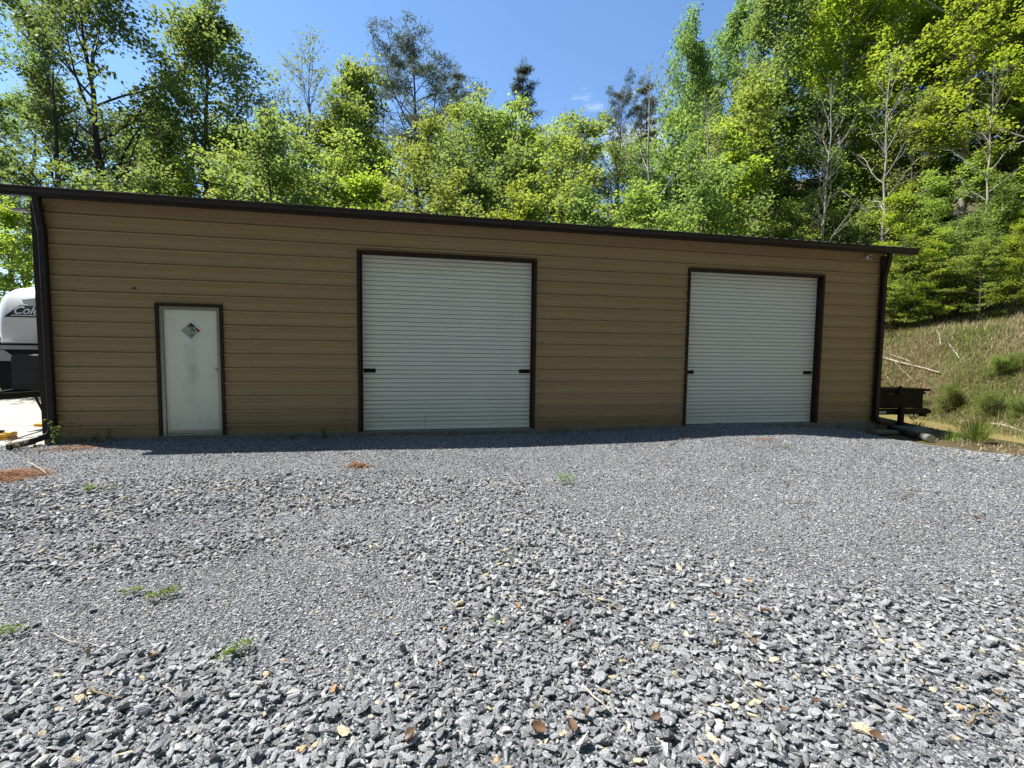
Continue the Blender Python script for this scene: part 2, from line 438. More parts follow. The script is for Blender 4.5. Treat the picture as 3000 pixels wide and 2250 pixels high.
def gravel_mat():
    """fine crusher dust and chips, too small to pick apart"""
    mt, n, l, b, out = nodes('fine_gravel')
    tc = n.new('ShaderNodeTexCoord')
    def vor(s):
        v = n.new('ShaderNodeTexVoronoi'); v.inputs['Scale'].default_value = s; v.inputs['Randomness'].default_value = 1.0
        l.new(tc.outputs['Object'], v.inputs['Vector']); return v
    v1, v2 = vor(85), vor(38)
    sp = n.new('ShaderNodeSeparateColor'); l.new(v1.outputs['Color'], sp.inputs['Color'])
    rp = n.new('ShaderNodeValToRGB'); e = rp.color_ramp.elements
    e[0].position = 0.0; e[0].color = (0.045, 0.048, 0.055, 1); e[1].position = 1.0; e[1].color = (0.40, 0.405, 0.415, 1)
    q = e.new(0.55); q.color = (0.145, 0.15, 0.162, 1); q = e.new(0.86); q.color = (0.265, 0.27, 0.282, 1)
    l.new(sp.outputs['Red'], rp.inputs['Fac'])
    no = n.new('ShaderNodeTexNoise'); no.inputs['Scale'].default_value = 0.9; no.inputs['Detail'].default_value = 2; l.new(tc.outputs['Object'], no.inputs['Vector'])
    mr = n.new('ShaderNodeMapRange'); mr.inputs['From Min'].default_value = 0.3; mr.inputs['From Max'].default_value = 0.7; mr.inputs['To Min'].default_value = 0.82; mr.inputs['To Max'].default_value = 1.12; l.new(no.outputs['Fac'], mr.inputs['Value'])
    hs = n.new('ShaderNodeHueSaturation'); l.new(rp.outputs['Color'], hs.inputs['Color']); l.new(mr.outputs['Result'], hs.inputs['Value'])
    l.new(hs.outputs['Color'], b.inputs['Base Color']); b.inputs['Roughness'].default_value = 0.75; b.inputs['Specular IOR Level'].default_value = 0.3
    b1 = n.new('ShaderNodeBump'); b1.inputs['Strength'].default_value = 0.9; b1.inputs['Distance'].default_value = 0.012; b1.invert = True
    b2 = n.new('ShaderNodeBump'); b2.inputs['Strength'].default_value = 0.6; b2.inputs['Distance'].default_value = 0.02; b2.invert = True
    l.new(v1.outputs['Distance'], b1.inputs['Height']); l.new(v2.outputs['Distance'], b2.inputs['Height'])
    l.new(b2.outputs['Normal'], b1.inputs['Normal']); l.new(b1.outputs['Normal'], b.inputs['Normal'])
    return mt


M['gravel'] = gravel_mat()


def ground_mat():
    """red-brown clay with leaf litter and moss"""
    mt, n, l, b, out = nodes('clay_and_litter')
    tc = n.new('ShaderNodeTexCoord')
    a = n.new('ShaderNodeTexNoise'); a.inputs['Scale'].default_value = 0.7; a.inputs['Detail'].default_value = 3; a.inputs['Roughness'].default_value = 0.65
    c = n.new('ShaderNodeTexNoise'); c.inputs['Scale'].default_value = 9; c.inputs['Detail'].default_value = 4; c.inputs['Roughness'].default_value = 0.7
    l.new(tc.outputs['Object'], a.inputs['Vector']); l.new(tc.outputs['Object'], c.inputs['Vector'])
    rp = n.new('ShaderNodeValToRGB'); e = rp.color_ramp.elements
    e[0].position = 0.28; e[0].color = (0.055, 0.042, 0.028, 1); e[1].position = 0.75; e[1].color = (0.17, 0.115, 0.062, 1)
    q = e.new(0.5); q.color = (0.09, 0.066, 0.038, 1)
    l.new(c.outputs['Fac'], rp.inputs['Fac'])
    r2 = n.new('ShaderNodeValToRGB'); r2.color_ramp.elements[0].position = 0.46; r2.color_ramp.elements[1].position = 0.62
    l.new(a.outputs['Fac'], r2.inputs['Fac'])
    mx = n.new('ShaderNodeMixRGB'); mx.inputs['Color2'].default_value = (0.085, 0.10, 0.032, 1)
    ml = n.new('ShaderNodeMath'); ml.operation = 'MULTIPLY'; ml.inputs[1].default_value = 0.6
    l.new(r2.outputs['Color'], ml.inputs[0]); l.new(ml.outputs[0], mx.inputs['Fac']); l.new(rp.outputs['Color'], mx.inputs['Color1'])
    l.new(mx.outputs['Color'], b.inputs['Base Color']); b.inputs['Roughness'].default_value = 0.95; b.inputs['Specular IOR Level'].default_value = 0.15
    bp = n.new('ShaderNodeBump'); bp.inputs['Strength'].default_value = 0.8; bp.inputs['Distance'].default_value = 0.06
    l.new(c.outputs['Fac'], bp.inputs['Height']); l.new(bp.outputs['Normal'], b.inputs['Normal'])
    return mt


M['ground'] = ground_mat()


def water_mat():
    mt, n, l, b, out = nodes('muddy_water')
    b.inputs['Base Color'].default_value = (0.30, 0.235, 0.10, 1); b.inputs['Roughness'].default_value = 0.06
    tc = n.new('ShaderNodeTexCoord'); no = n.new('ShaderNodeTexNoise'); no.inputs['Scale'].default_value = 7; no.inputs['Detail'].default_value = 3
    l.new(tc.outputs['Object'], no.inputs['Vector'])
    bp = n.new('ShaderNodeBump'); bp.inputs['Strength'].default_value = 0.112; bp.inputs['Distance'].default_value = 0.03
    l.new(no.outputs['Fac'], bp.inputs['Height']); l.new(bp.outputs['Normal'], b.inputs['Normal'])
    return mt


M['water'] = water_mat()


# ------------------------------------------------------------------ the lie of the land
def wob(x, y, s, ph=0.0):
    return (np.sin(x * s + 1.3 * np.sin(y * s * 0.7 + ph)) + np.sin(y * s * 1.13 + 1.7 * np.sin(x * s * 0.6 + ph * 2))) * 0.5


XD = [9.0, 9.4, 10.2, 11.6, 12.25, 12.8, 13.5, 14.1, 15.2, 16.2, 17.2, 18.5, 24.0, 40.0, 80.0, 300.0]
ZD = [-0.16, -0.27, -0.22, -0.24, -0.46, -0.64, -0.62, -0.36, 0.75, 1.38, 2.15, 2.5, 4.3, 10.5, 22.0, 40.0]


def H(x, y):
    x = np.asarray(x, float); y = np.asarray(y, float)
    z = -0.15 + 0.022 * wob(x, y, 1.15) + 0.012 * wob(x, y, 2.9, 2.0)
    strip = np.interp(x, [-6, -4, -0.7, 1.4, 3.9, 5.4, 6.7, 7.35, 8, 9], [-.13, -.12, -.135, -.16, -.135, -.065, -.07, -.115, -.17, -.2])
    w = sstep(-3.2, -1.2, y); z = z * (1 - w) + strip * w
    z = z + 0.045 * sstep(-0.55, -0.12, y) * sstep(-5.6, -5.2, x) * sstep(9.2, 8.6, x)
    zl = -0.12 - 0.12 * np.clip(-5.6 - x, 0, 3.3)
    w = sstep(-2.5, 0.2, y) * sstep(-5.0, -6.0, x); z = z * (1 - w) + zl * w
    w = sstep(-14.0, -24.0, x); z = z + 0.6 * w
    xe = x - 0.4 * np.clip(y, -2, 5) * (1 - sstep(13.5, 18, x))
    zr = np.interp(xe, XD, ZD) + 0.10 * wob(x, y, 0.9, 1.0) * sstep(14, 16, x) + 0.5 * wob(x, y, 0.21, 3.0) * sstep(18, 26, x)
    zr = zr + 0.5 * sstep(-4.5, -7.5, y) * (1 - sstep(14, 16, x))
    w = sstep(8.7, 9.5, x); z = z * (1 - w) + zr * w
    hill = np.clip(y - 13.0, 0, 200); hill = hill * hill / (hill + 6.0)
    z = z + 0.30 * hill * (0.12 + 0.88 * sstep(-16, 10, x)) * (1 - 0.6 * sstep(60, 200, y)) + 0.25 * wob(x, y, 0.3, 4.0) * sstep(13, 20, y)
    z = z + 0.45 * np.clip(-14.0 - y, 0, 45) * sstep(-14, -19, y)
    under = sstep(-5.75, -5.5, x) * sstep(9.75, 9.5, x) * sstep(0.02, 0.3, y) * sstep(9.4, 9.0, y)
    z = z * (1 - under) - 0.45 * under
    return z


def sheet(name, xs, ys, zoff, mat, keep=None, smooth=True, parent=None):
    X, Y = np.meshgrid(xs, ys)
    Z = H(X, Y) + zoff
    nx, ny = len(xs), len(ys)
    idx = np.arange(nx * ny).reshape(ny, nx)
    q = np.stack([idx[:-1, :-1], idx[:-1, 1:], idx[1:, 1:], idx[1:, :-1]], -1).reshape(-1, 4)
    V = np.stack([X, Y, Z], -1).reshape(-1, 3)
    if keep is not None:
        c = V[q].mean(1)
        q = q[keep(c[:, 0], c[:, 1])]
        used = np.unique(q); remap = np.full(len(V), -1); remap[used] = np.arange(len(used))
        V = V[used]; q = remap[q]
    o = bpy.data.objects.new(name, np_mesh(name, V, q, mat, smooth))
    return link(o, parent)


xs = np.concatenate([np.linspace(-400, -40, 14), np.linspace(-38, -15, 24), np.linspace(-14, 8.5, 46), np.linspace(8.7, 20, 80), np.linspace(20.5, 45, 50), np.linspace(50, 400, 14)])
ys = np.concatenate([np.linspace(-300, -64, 8), np.linspace(-60, -4, 40), np.linspace(-3.6, 12, 80), np.linspace(12.5, 50, 60), np.linspace(55, 400, 14)])
ground = sheet('ground', xs, ys, 0.0, M['ground'])
co = np.empty(len(ground.data.vertices) * 3, np.float32); ground.data.vertices.foreach_get('co', co); co = co.reshape(-1, 3)
co[:, 2] -= 0.09 * sstep(9.3, 8.6, co[:, 0]) * sstep(-15.5, -13.5, co[:, 0]) * sstep(-13.5, -11.5, co[:, 1]) * sstep(16, 9, co[:, 1])
ground.data.vertices.foreach_set('co', co.ravel())
tag(ground, 'red brown clay ground with leaf litter rising to a wooded bank', kind='structure')


def gravel_edge(y):
    return np.interp(y, [-14, -4, -2.6, -1.6, -0.5, 0.2], [13, 10.3, 9.65, 9.25, 9.2, 9.3])


def pad_front(x):   # y of the concrete pad's front edge
    return np.interp(x, [-14.5, -8.0, -6.6, -5.66], [6.0, 1.75, 0.66, -0.10])


yard_keep = lambda x, y: (x < gravel_edge(y) + 0.18 * wob(x, y, 6.0)) & np.where(x > -5.7, y < -0.045, y < pad_front(x) + 0.15)
yard = sheet('gravel_yard', np.arange(-13, 13.2, 0.11), np.arange(-12, 3.0, 0.11), 0.018, M['gravel'], yard_keep)
tag(yard, 'grey crushed stone yard spread in front of the building', kind='structure')

# pond
pm = MB()
xsW = np.linspace(11.2, 16.0, 40); ysW = np.linspace(-7.5, 7.5, 60)
water = bpy.data.objects.new('water', np_mesh('water', *(lambda X, Y: (np.stack([X, Y, np.full_like(X, -0.43)], -1).reshape(-1, 3),
        np.array([[j * 40 + i, j * 40 + i + 1, (j + 1) * 40 + i + 1, (j + 1) * 40 + i] for j in range(59) for i in range(39)])))(*np.meshgrid(xsW, ysW)), M['water'], True))
link(water); tag(water, 'shallow muddy yellow brown puddle along the foot of the bank', kind='structure')

# concrete pad in cast panels
pad = empty('concrete_pad'); pad['kind'] = 'structure'; pad['label'] = 'pale concrete driveway left of the building'
for ix, (xa, xb) in enumerate([(-14.5, -10.2), (-10.185, -5.66)]):
    for iy, (ya, yb) in enumerate([(-0.2, 4.6), (4.615, 9.4), (9.415, 15.0), (15.015, 22.0)]):
        X = np.linspace(xa, xb, 24); rows = []
        for x in X:
            y0 = max(ya, float(pad_front(x)) + 0.02 * math.sin(9 * x)) if iy < 2 else ya
            rows.append([(x, y, float(H(x, y)) + 0.05) for y in np.linspace(min(y0, yb - 0.01), yb, 14)])
        V = np.array(rows).reshape(-1, 3)
        q = [[i * 14 + j, (i + 1) * 14 + j, (i + 1) * 14 + j + 1, i * 14 + j + 1] for i in range(23) for j in range(13)]
        nb = len(V); V2 = V.copy(); V2[:, 2] -= 0.11
        V = np.vstack([V, V2])
        q += [[i * 14 + nb, (i + 1) * 14 + nb, (i + 1) * 14, i * 14] for i in range(23)]
        link(bpy.data.objects.new('concrete_panel', np_mesh('concrete_panel', V, np.array(q), M['concrete'])), pad)

# ------------------------------------------------------------------ the metal building
XL, XR, YB, EAVE = -5.55, 9.66, 9.14, 3.52
P9 = 0.2286
Z_RIB = 0.153
bld = empty('metal_building', (0, 0, 0), 0, 'long tan metal building with brown trim and two white roll-up doors', 'building')

mb = MB(); mb.box(XL - 0.02, XR + 0.02, -0.04, YB + 0.04, -0.5, 0.0)
slab = mb.build('foundation_slab', M['slab'], bld, bevel=0.012)


def profile(z0, z1):
    """siding section: (outward depth, z) between z0 and z1"""
    pts = []
    def rib(zc, w, t, h):
        return [(zc - w / 2, 0), (zc - t / 2, h), (zc + t / 2, h), (zc + w / 2, 0)]
    allp = []
    k0 = int((z0 - Z_RIB) / P9) - 2
    for k in range(k0, k0 + int((z1 - z0) / P9) + 5):
        zc = Z_RIB + k * P9
        allp += rib(zc, 0.040, 0.024, 0.027) + [(zc + 0.0205, -0.016), (zc + 0.0315, -0.016), (zc + 0.032, 0.0)]  # slot above each rib added to the shape for a dark shade line
        allp += rib(zc + P9 / 3, 0.018, 0.012, 0.009)
        allp += rib(zc + 2 * P9 / 3, 0.018, 0.012, 0.009)
    zz = np.array([p[0] for p in allp]); hh = np.array([p[1] for p in allp])
    ins = [(float(np.interp(z0, zz, hh)), z0)] + [(h, z) for z, h in zip(zz, hh) if z0 < z < z1] + [(float(np.interp(z1, zz, hh)), z1)]
    return ins


def siding(mbx, a0, a1, z0, z1, side, off):
    """side: 'front' (normal -y), 'left' (-x), 'right' (+x), 'back'"""
    pr = profile(z0, z1)
    def P(a, h, z):
        h = h + off
        return {'front': (a, -h, z), 'left': (XL - h, a, z), 'right': (XR + h, a, z), 'back': (a, YB + h, z)}[side]
    vs = []
    for h, z in pr: vs += [P(a0, h, z), P(a1, h, z)]
    fl = side in ('front', 'right')
    fs = []
    for i in range(len(pr) - 1):
        f = (2 * i, 2 * i + 1, 2 * i + 3, 2 * i + 2)
        fs.append(f if fl else f[::-1])
    mbx.add(vs, fs)


DOOR = (-4.024, -3.071, 2.093)
BAYS = [(-1.016, 2.084, 3.068), (5.10, 8.195, 3.066)]
opens = [DOOR] + BAYS
cuts = [0.004] + [Z_RIB + P9 * (4 * k + 3) for k in range(0, 4)] + [EAVE]
cuts = [c for c in cuts if c < EAVE] + [EAVE]
xe = [XL] + [v for o in opens for v in o[:2]] + [XR]
for ci in range(len(cuts) - 1):
    z0, z1 = cuts[ci], cuts[ci + 1]
    # horizontal runs of this course
    runs = []
    for i in range(len(xe) - 1):
        a, b = xe[i], xe[i + 1]
        op = next((o for o in opens if abs(o[0] - a) < 1e-6), None)
        zb = max(z0, op[2]) if op else z0
        if zb >= z1 - 1e-4:
            runs.append(None); continue
        runs.append((a, b, zb))
    cur = []
    for r in runs + [None]:
        if r is None:
            if cur:
                m_ = MB()
                for a, b, zb in cur: siding(m_, a, b, zb, z1, 'front', 0.0012 * ci)
                m_.build('siding_panel', M['siding'], bld)
            cur = []
        else:
            cur.append(r)
for side, a0, a1 in (('left', 0, YB), ('right', 0, YB), ('back', XL, XR)):
    for ci in range(len(cuts) - 1):
        m_ = MB(); siding(m_, a0, a1, cuts[ci], cuts[ci + 1], side, 0.0012 * ci)
        m_.build('siding_panel', M['siding'], bld)
# gable ends and added black box as the unlit interior, so nothing shines through
RIDGE = EAVE + 0.16 + (YB / 2 + 0.15) * 0.235
for x, s in ((XL, -1), (XR, 1)):
    m_ = MB(); m_.prism([(0, EAVE), (YB, EAVE), (YB / 2, RIDGE - 0.08)], 'x', x, x + s * 0.012)
    m_.build('gable_panel', M['siding'], bld)
m_ = MB(); m_.box(XL + 0.03, XR - 0.03, 0.24, YB - 0.05, 0.001, 3.3)
m_.build('blackout_box', M['ink'], bld)

# screws in rows on the flats
m_ = MB()
for x in np.arange(XL + 0.45, XR, 1.22):
    for k in range(15):
        z = Z_RIB + k * P9 + 0.038
        if any(o[0] - 0.06 < x < o[1] + 0.06 and z < o[2] + 0.06 for o in opens): continue
        m_.tube([(x, -0.002, z), (x, -0.011, z)], [0.008, 0.006], 6)
scr = m_.build('screws', M['trim'], bld); scr['kind'] = 'stuff'

# corner, base and eave trim
for x0, x1, xs0, xs1 in ((XL - 0.028, XL + 0.11, XL - 0.028, XL - 0.02), (XR - 0.11, XR + 0.028, XR + 0.02, XR + 0.028)):
    m_ = MB(); m_.box(x0, x1, -0.046, -0.0405, 0.002, EAVE); m_.box(xs0, xs1, -0.0404, 0.10, 0.002, EAVE)
    m_.build('corner_trim', M['trim'], bld)
m_ = MB(); m_.box(XL, XR, -0.044, -0.0405, EAVE - 0.03, EAVE + 0.12); m_.build('eave_trim', M['siding'], bld)

# roof: sheets with ribs running up the slope
roof = empty('roof', (0, 0, 0)); roof.parent = bld
RX0, RX1, RY0 = -5.98, 10.28, -0.16
slope = 0.235
def roof_panel(xa, xb, front, off):
    pts = []
    x = xa
    while x < xb - 1e-6:
        w = min(P9, xb - x)
        pts += [(x, 0.0)]
        if w > 0.12:
            c = x + P9 / 2
            pts += [(c - 0.028, 0), (c - 0.010, 0.019), (c + 0.010, 0.019), (c + 0.028, 0)]
        x += P9
    pts.append((xb, 0))
    z_e = EAVE + 0.165
    if front: y0, y1 = RY0, YB / 2
    else: y0, y1 = YB - RY0, YB / 2
    vs = []
    for x, h in pts:
        vs += [(x, y0, z_e + h + off), (x, y1, z_e + (YB / 2 - RY0) * slope + h + off)]
    n = len(vs)
    vs += [(x, y, z - 0.002) for x, y, z in vs]
    fs = [(2 * i, 2 * i + 2, 2 * i + 3, 2 * i + 1) for i in range(len(pts) - 1)]
    fs += [(n + 2 * i, n + 2 * i + 1, n + 2 * i + 3, n + 2 * i + 2) for i in range(len(pts) - 1)]
    fs += [(2 * i, n + 2 * i, n + 2 * i + 2, 2 * i + 2) for i in range(len(pts) - 1)]
    MB().add(vs, fs).build('roof_panel', M['roof'], roof)
k = 0; x = RX0
while x < RX1 - 0.05:
    xb = min(x + 0.9144, RX1)
    roof_panel(x, xb, True, 0.0015 * (k % 2)); roof_panel(x, xb, False, 0.0015 * (k % 2))
    x = xb; k += 1
m_ = MB(); zr = EAVE + 0.17 + (YB / 2 - RY0) * slope
m_.prism([(YB / 2 - 0.2, zr - 0.02), (YB / 2, zr + 0.035), (YB / 2 + 0.2, zr - 0.02), (YB / 2, zr + 0.025)], 'x', RX0, RX1)
m_.build('ridge_cap', M['roof'], roof)
for x0, x1 in ((RX0 - 0.012, RX0 + 0.02), (RX1 - 0.02, RX1 + 0.012)):
    m_ = MB(); ze = EAVE + 0.165
    m_.prism([(RY0 + 0.03, ze - 0.11), (YB / 2, ze - 0.11 + (YB / 2 - RY0) * slope), (YB - RY0 - 0.03, ze - 0.11), (YB - RY0 - 0.03, ze - 0.004), (YB / 2, ze - 0.004 + (YB / 2 - RY0) * slope), (RY0 + 0.03, ze - 0.004)], 'x', x0, x1)
    m_.build('rake_trim', M['gutter'], roof)
# soffit strip under the overhang at both ends and the front
m_ = MB(); m_.box(RX0 + 0.021, RX1 - 0.021, -0.10, -0.028, EAVE + 0.06, EAVE + 0.066); m_.build('soffit', M['trim'], roof)

# gutter: formed metal trough
gy, gz = -0.105, EAVE + 0.155
sec = [(gy, gz), (gy, gz - 0.125), (gy - 0.085, gz - 0.125), (gy - 0.092, gz - 0.075), (gy - 0.115, gz - 0.045), (gy - 0.125, gz - 0.012), (gy - 0.128, gz), (gy - 0.118, gz + 0.004), (gy - 0.115, gz - 0.008), (gy - 0.105, gz - 0.04), (gy - 0.084, gz - 0.07), (gy - 0.078, gz - 0.118), (gy - 0.006, gz - 0.118), (gy - 0.006, gz)]
m_ = MB(); m_.prism(sec, 'x', RX0 - 0.01, RX1 + 0.01)
gut = m_.build('gutter', M['gutter'], bld)
for x in (RX0 - 0.013, RX1 + 0.0105):
    m_ = MB(); m_.prism([(gy, gz), (gy, gz - 0.127), (gy - 0.087, gz - 0.127), (gy - 0.094, gz - 0.075), (gy - 0.127, gz - 0.012), (gy - 0.129, gz)], 'x', x, x + 0.0025)
    m_.build('end_cap', M['gutter'], gut)


def downspout(x, foot, sx):
    s = [(-0.042, -0.032), (-0.034, -0.040), (0.034, -0.040), (0.042, -0.032), (0.042, 0.032), (0.034, 0.040), (-0.034, 0.040), (-0.042, 0.032)]
    top = [(x, gy - 0.045, gz - 0.12), (x, gy - 0.045, gz - 0.235), (x, gy - 0.035, gz - 0.26), (x, -0.095, 3.05 + 0.1), (x, -0.078, 3.10), (x, -0.072, 3.0)]
    m2 = MB(); m2.sweep(top, s, up=(0, 1, 0)); el = m2.build('elbow', M['gutter'], None)
    m2 = MB(); m2.sweep([(x, -0.0725, 3.03), (x, -0.0725, 0.30)], [(a * 0.97, b * 0.97) for a, b in s], up=(0, 1, 0))
    root = m2.build('downspout', M['gutter'], bld)
    el.parent = root
    m2 = MB(); m2.sweep(foot, s, up=(0, 1, 0)); f = m2.build('foot_elbow', M['gutter'], root)
    for z in (0.9, 2.2):
        m2 = MB(); m2.box(x - 0.055, x + 0.055, -0.1175, -0.1145, z, z + 0.03); m2.build('strap', M['gutter'], root)
    return root


downspout(-5.425, [(-5.425, -0.0725, 0.32), (-5.425, -0.0725, 0.14), (-5.46, -0.085, 0.06), (-5.57, -0.12, 0.01), (-5.66, -0.16, -0.02)], -1)
downspout(9.63, [(9.63, -0.0725, 0.32), (9.63, -0.0725, 0.14), (9.66, -0.075, 0.06), (9.74, -0.07, 0.01), (10.1, -0.05, -0.06)], 1)

# walk door
dr = empty('walk_door'); dr.parent = bld; dr['label'] = 'white steel walk door with a small diamond window'
x0, x1, zt = DOOR
m_ = MB(); m_.box(x0, x0 + 0.045, -0.044, 0.01, 0.001, zt); m_.build('outer_trim', M['trim'], dr)
m_ = MB(); m_.box(x1 - 0.045, x1, -0.044, 0.01, 0.001, zt); m_.build('outer_trim', M['trim'], dr)
m_ = MB(); m_.box(x0 + 0.0455, x1 - 0.0455, -0.044, 0.01, zt - 0.045, zt); m_.build('outer_trim', M['trim'], dr)
fx0, fx1, fz = x0 + 0.046, x1 - 0.046, zt - 0.046
for a, b in ((fx0, fx0 + 0.05), (fx1 - 0.05, fx1)):
    m_ = MB(); m_.box(a, b, -0.02, 0.09, 0.03, fz); m_.build('door_frame', M['frame'], dr, bevel=0.003)
m_ = MB(); m_.box(fx0 + 0.0505, fx1 - 0.0505, -0.014, 0.09, fz - 0.05, fz); m_.build('door_frame', M['frame'], dr, bevel=0.003)
m_ = MB(); m_.box(fx0, fx1, -0.03, 0.10, 0.001, 0.028); m_.build('threshold', M['frame'], dr, bevel=0.004)
WC = Vector((-3.546, 0, 1.672)); W = 0.135     # half diagonal of the glass
dx0, dx1, dz0, dz1 = fx0 + 0.053, fx1 - 0.053, 0.034, fz - 0.053
# leaf with a diamond hole
out = [(dx0, dz0), (dx1, dz0), (dx1, dz1), (dx0, dz1)]
hole = [(WC.x, WC.z - W), (WC.x + W, WC.z), (WC.x, WC.z + W), (WC.x - W, WC.z)]
yf = 0.012
vs = [(p[0], yf, p[1]) for p in out + hole] + [(p[0], yf + 0.044, p[1]) for p in out + hole]
fs = [(0, 1, 5, 4), (1, 2, 6, 5), (2, 3, 7, 6), (3, 0, 4, 7)]
fs += [tuple(i + 8 for i in f[::-1]) for f in fs] + [(0, 8, 9, 1), (1, 9, 10, 2), (2, 10, 11, 3), (3, 11, 8, 0)] + [(4, 5, 13, 12), (5, 6, 14, 13), (6, 7, 15, 14), (7, 4, 12, 15)]
leaf = MB().add(vs, fs).build('door_leaf', M['door'], dr)
m_ = MB(); m_.box(dx0 + 0.02, dx1 - 0.02, 0.004, 0.0115, 0.05, 0.085); m_.build('kick_sweep', M['frame'], leaf)
wi = MB()
for i in range(4):
    a = Vector((hole[i][0], 0, hole[i][1])); b = Vector((hole[(i + 1) % 4][0], 0, hole[(i + 1) % 4][1]))
    ca = (a - WC).normalized(); cb = (b - WC).normalized()
    q0, q1, q2, q3 = a + ca * 0.042, b + cb * 0.042, b - cb * 0.004, a - ca * 0.004
    vs = [(q.x, 0.0115, q.z) for q in (q0, q1)] + [(q.x, 0.001, q.z) for q in (q0 - ca * 0.008, q1 - cb * 0.008)] + [(q.x, 0.001, q.z) for q in (q2 + cb * 0.006, q3 + ca * 0.006)] + [(q.x, 0.02, q.z) for q in (q2, q3)]
    wi.add(vs, [(0, 1, 3, 2), (2, 3, 4, 5), (5, 4, 6, 7)])
win = wi.build('window', M['white'], dr)
m_ = MB(); m_.add([(p[0], 0.018, p[1]) for p in hole], [(0, 1, 2, 3)]); m_.build('pane', M['glass'], win)
# notice taped inside the glass
sg = MB(); s_ = W * 1.02; sg.add([(WC.x, 0.030, WC.z - s_), (WC.x + s_, 0.030, WC.z), (WC.x, 0.030, WC.z + s_), (WC.x - s_, 0.030, WC.z)], [(0, 1, 2, 3)])
notice = sg.build('notice', M['paper'], win, label='faded notice taped behind the diamond window')
def mark(poly, mat, y=0.028, name='print'):
    m2 = MB(); m2.add([(WC.x + a * W, y, WC.z + b * W) for a, b in poly], [tuple(range(len(poly)))]); m2.build(name, mat, notice)
mark([(-0.27, 0.70), (0.27, 0.70), (0.02, 0.95), (-0.02, 0.95)], M['red'])
mark([(-0.44, 0.45), (0.42, 0.45), (0.36, 0.56), (0.24, 0.69), (-0.24, 0.69), (-0.36, 0.58)], M['ink'])
mark([(0.44, 0.36), (0.63, 0.34), (0.96, 0.02), (0.72, -0.20), (0.40, 0.14)], M['red'])
st = MB(); r2 = random.Random(3)
for lx, lz, ww in ((-0.28, 0.33, 0.62), (-0.2, 0.24, 0.55)):
    xx = lx
    while xx < lx + ww:
        w_ = r2.uniform(0.03, 0.09); st.box(WC.x + xx * W, WC.x + (xx + w_) * W, 0.0272, 0.0276, WC.z + lz * W, WC.z + (lz + 0.05) * W); xx += w_ + 0.035
for i in range(46):
    a = r2.uniform(-0.62, 0.42); b = r2.uniform(-0.72, 0.12)
    if abs(a) + abs(b) > 0.88: continue
    w_ = r2.uniform(0.015, 0.06); h_ = r2.uniform(0.012, 0.035); st.box(WC.x + (a - w_) * W, WC.x + (a + w_) * W, 0.0266, 0.027, WC.z + (b - h_) * W, WC.z + (b + h_) * W)
p_ = st.build('small_print', M['ink'], notice); p_['kind'] = 'stuff'
m_ = MB(); m_.add([(WC.x + a * W, 0.0262, WC.z + b * W) for a, b in ((-0.05, 0.14), (0.1, 0.19), (0.3, 0.08), (0.38, -0.08), (0.27, -0.1), (0.12, 0.04), (-0.02, 0.05))], [tuple(range(7))]); m_.build('print', M['ink'], notice)
# knob
kx, kz = -3.185, 1.055
m_ = MB(); m_.tube([(kx, 0.011, kz), (kx, 0.004, kz), (kx, -0.002, kz)], [0.033, 0.033, 0.026], 20)
m_.tube([(kx, -0.0015, kz), (kx, -0.03, kz), (kx, -0.036, kz), (kx, -0.05, kz), (kx, -0.062, kz), (kx, -0.066, kz)], [0.011, 0.011, 0.022, 0.027, 0.022, 0.008], 20)
shade_auto(m_.build('knob', M['steel'], dr), 50)
for hz_ in (0.25, 1.0, 1.8):
    m_ = MB(); m_.tube([(dx0 - 0.003, 0.004, hz_), (dx0 - 0.003, 0.004, hz_ + 0.1)], 0.0065, 8); m_.build('hinge', M['frame'], dr)


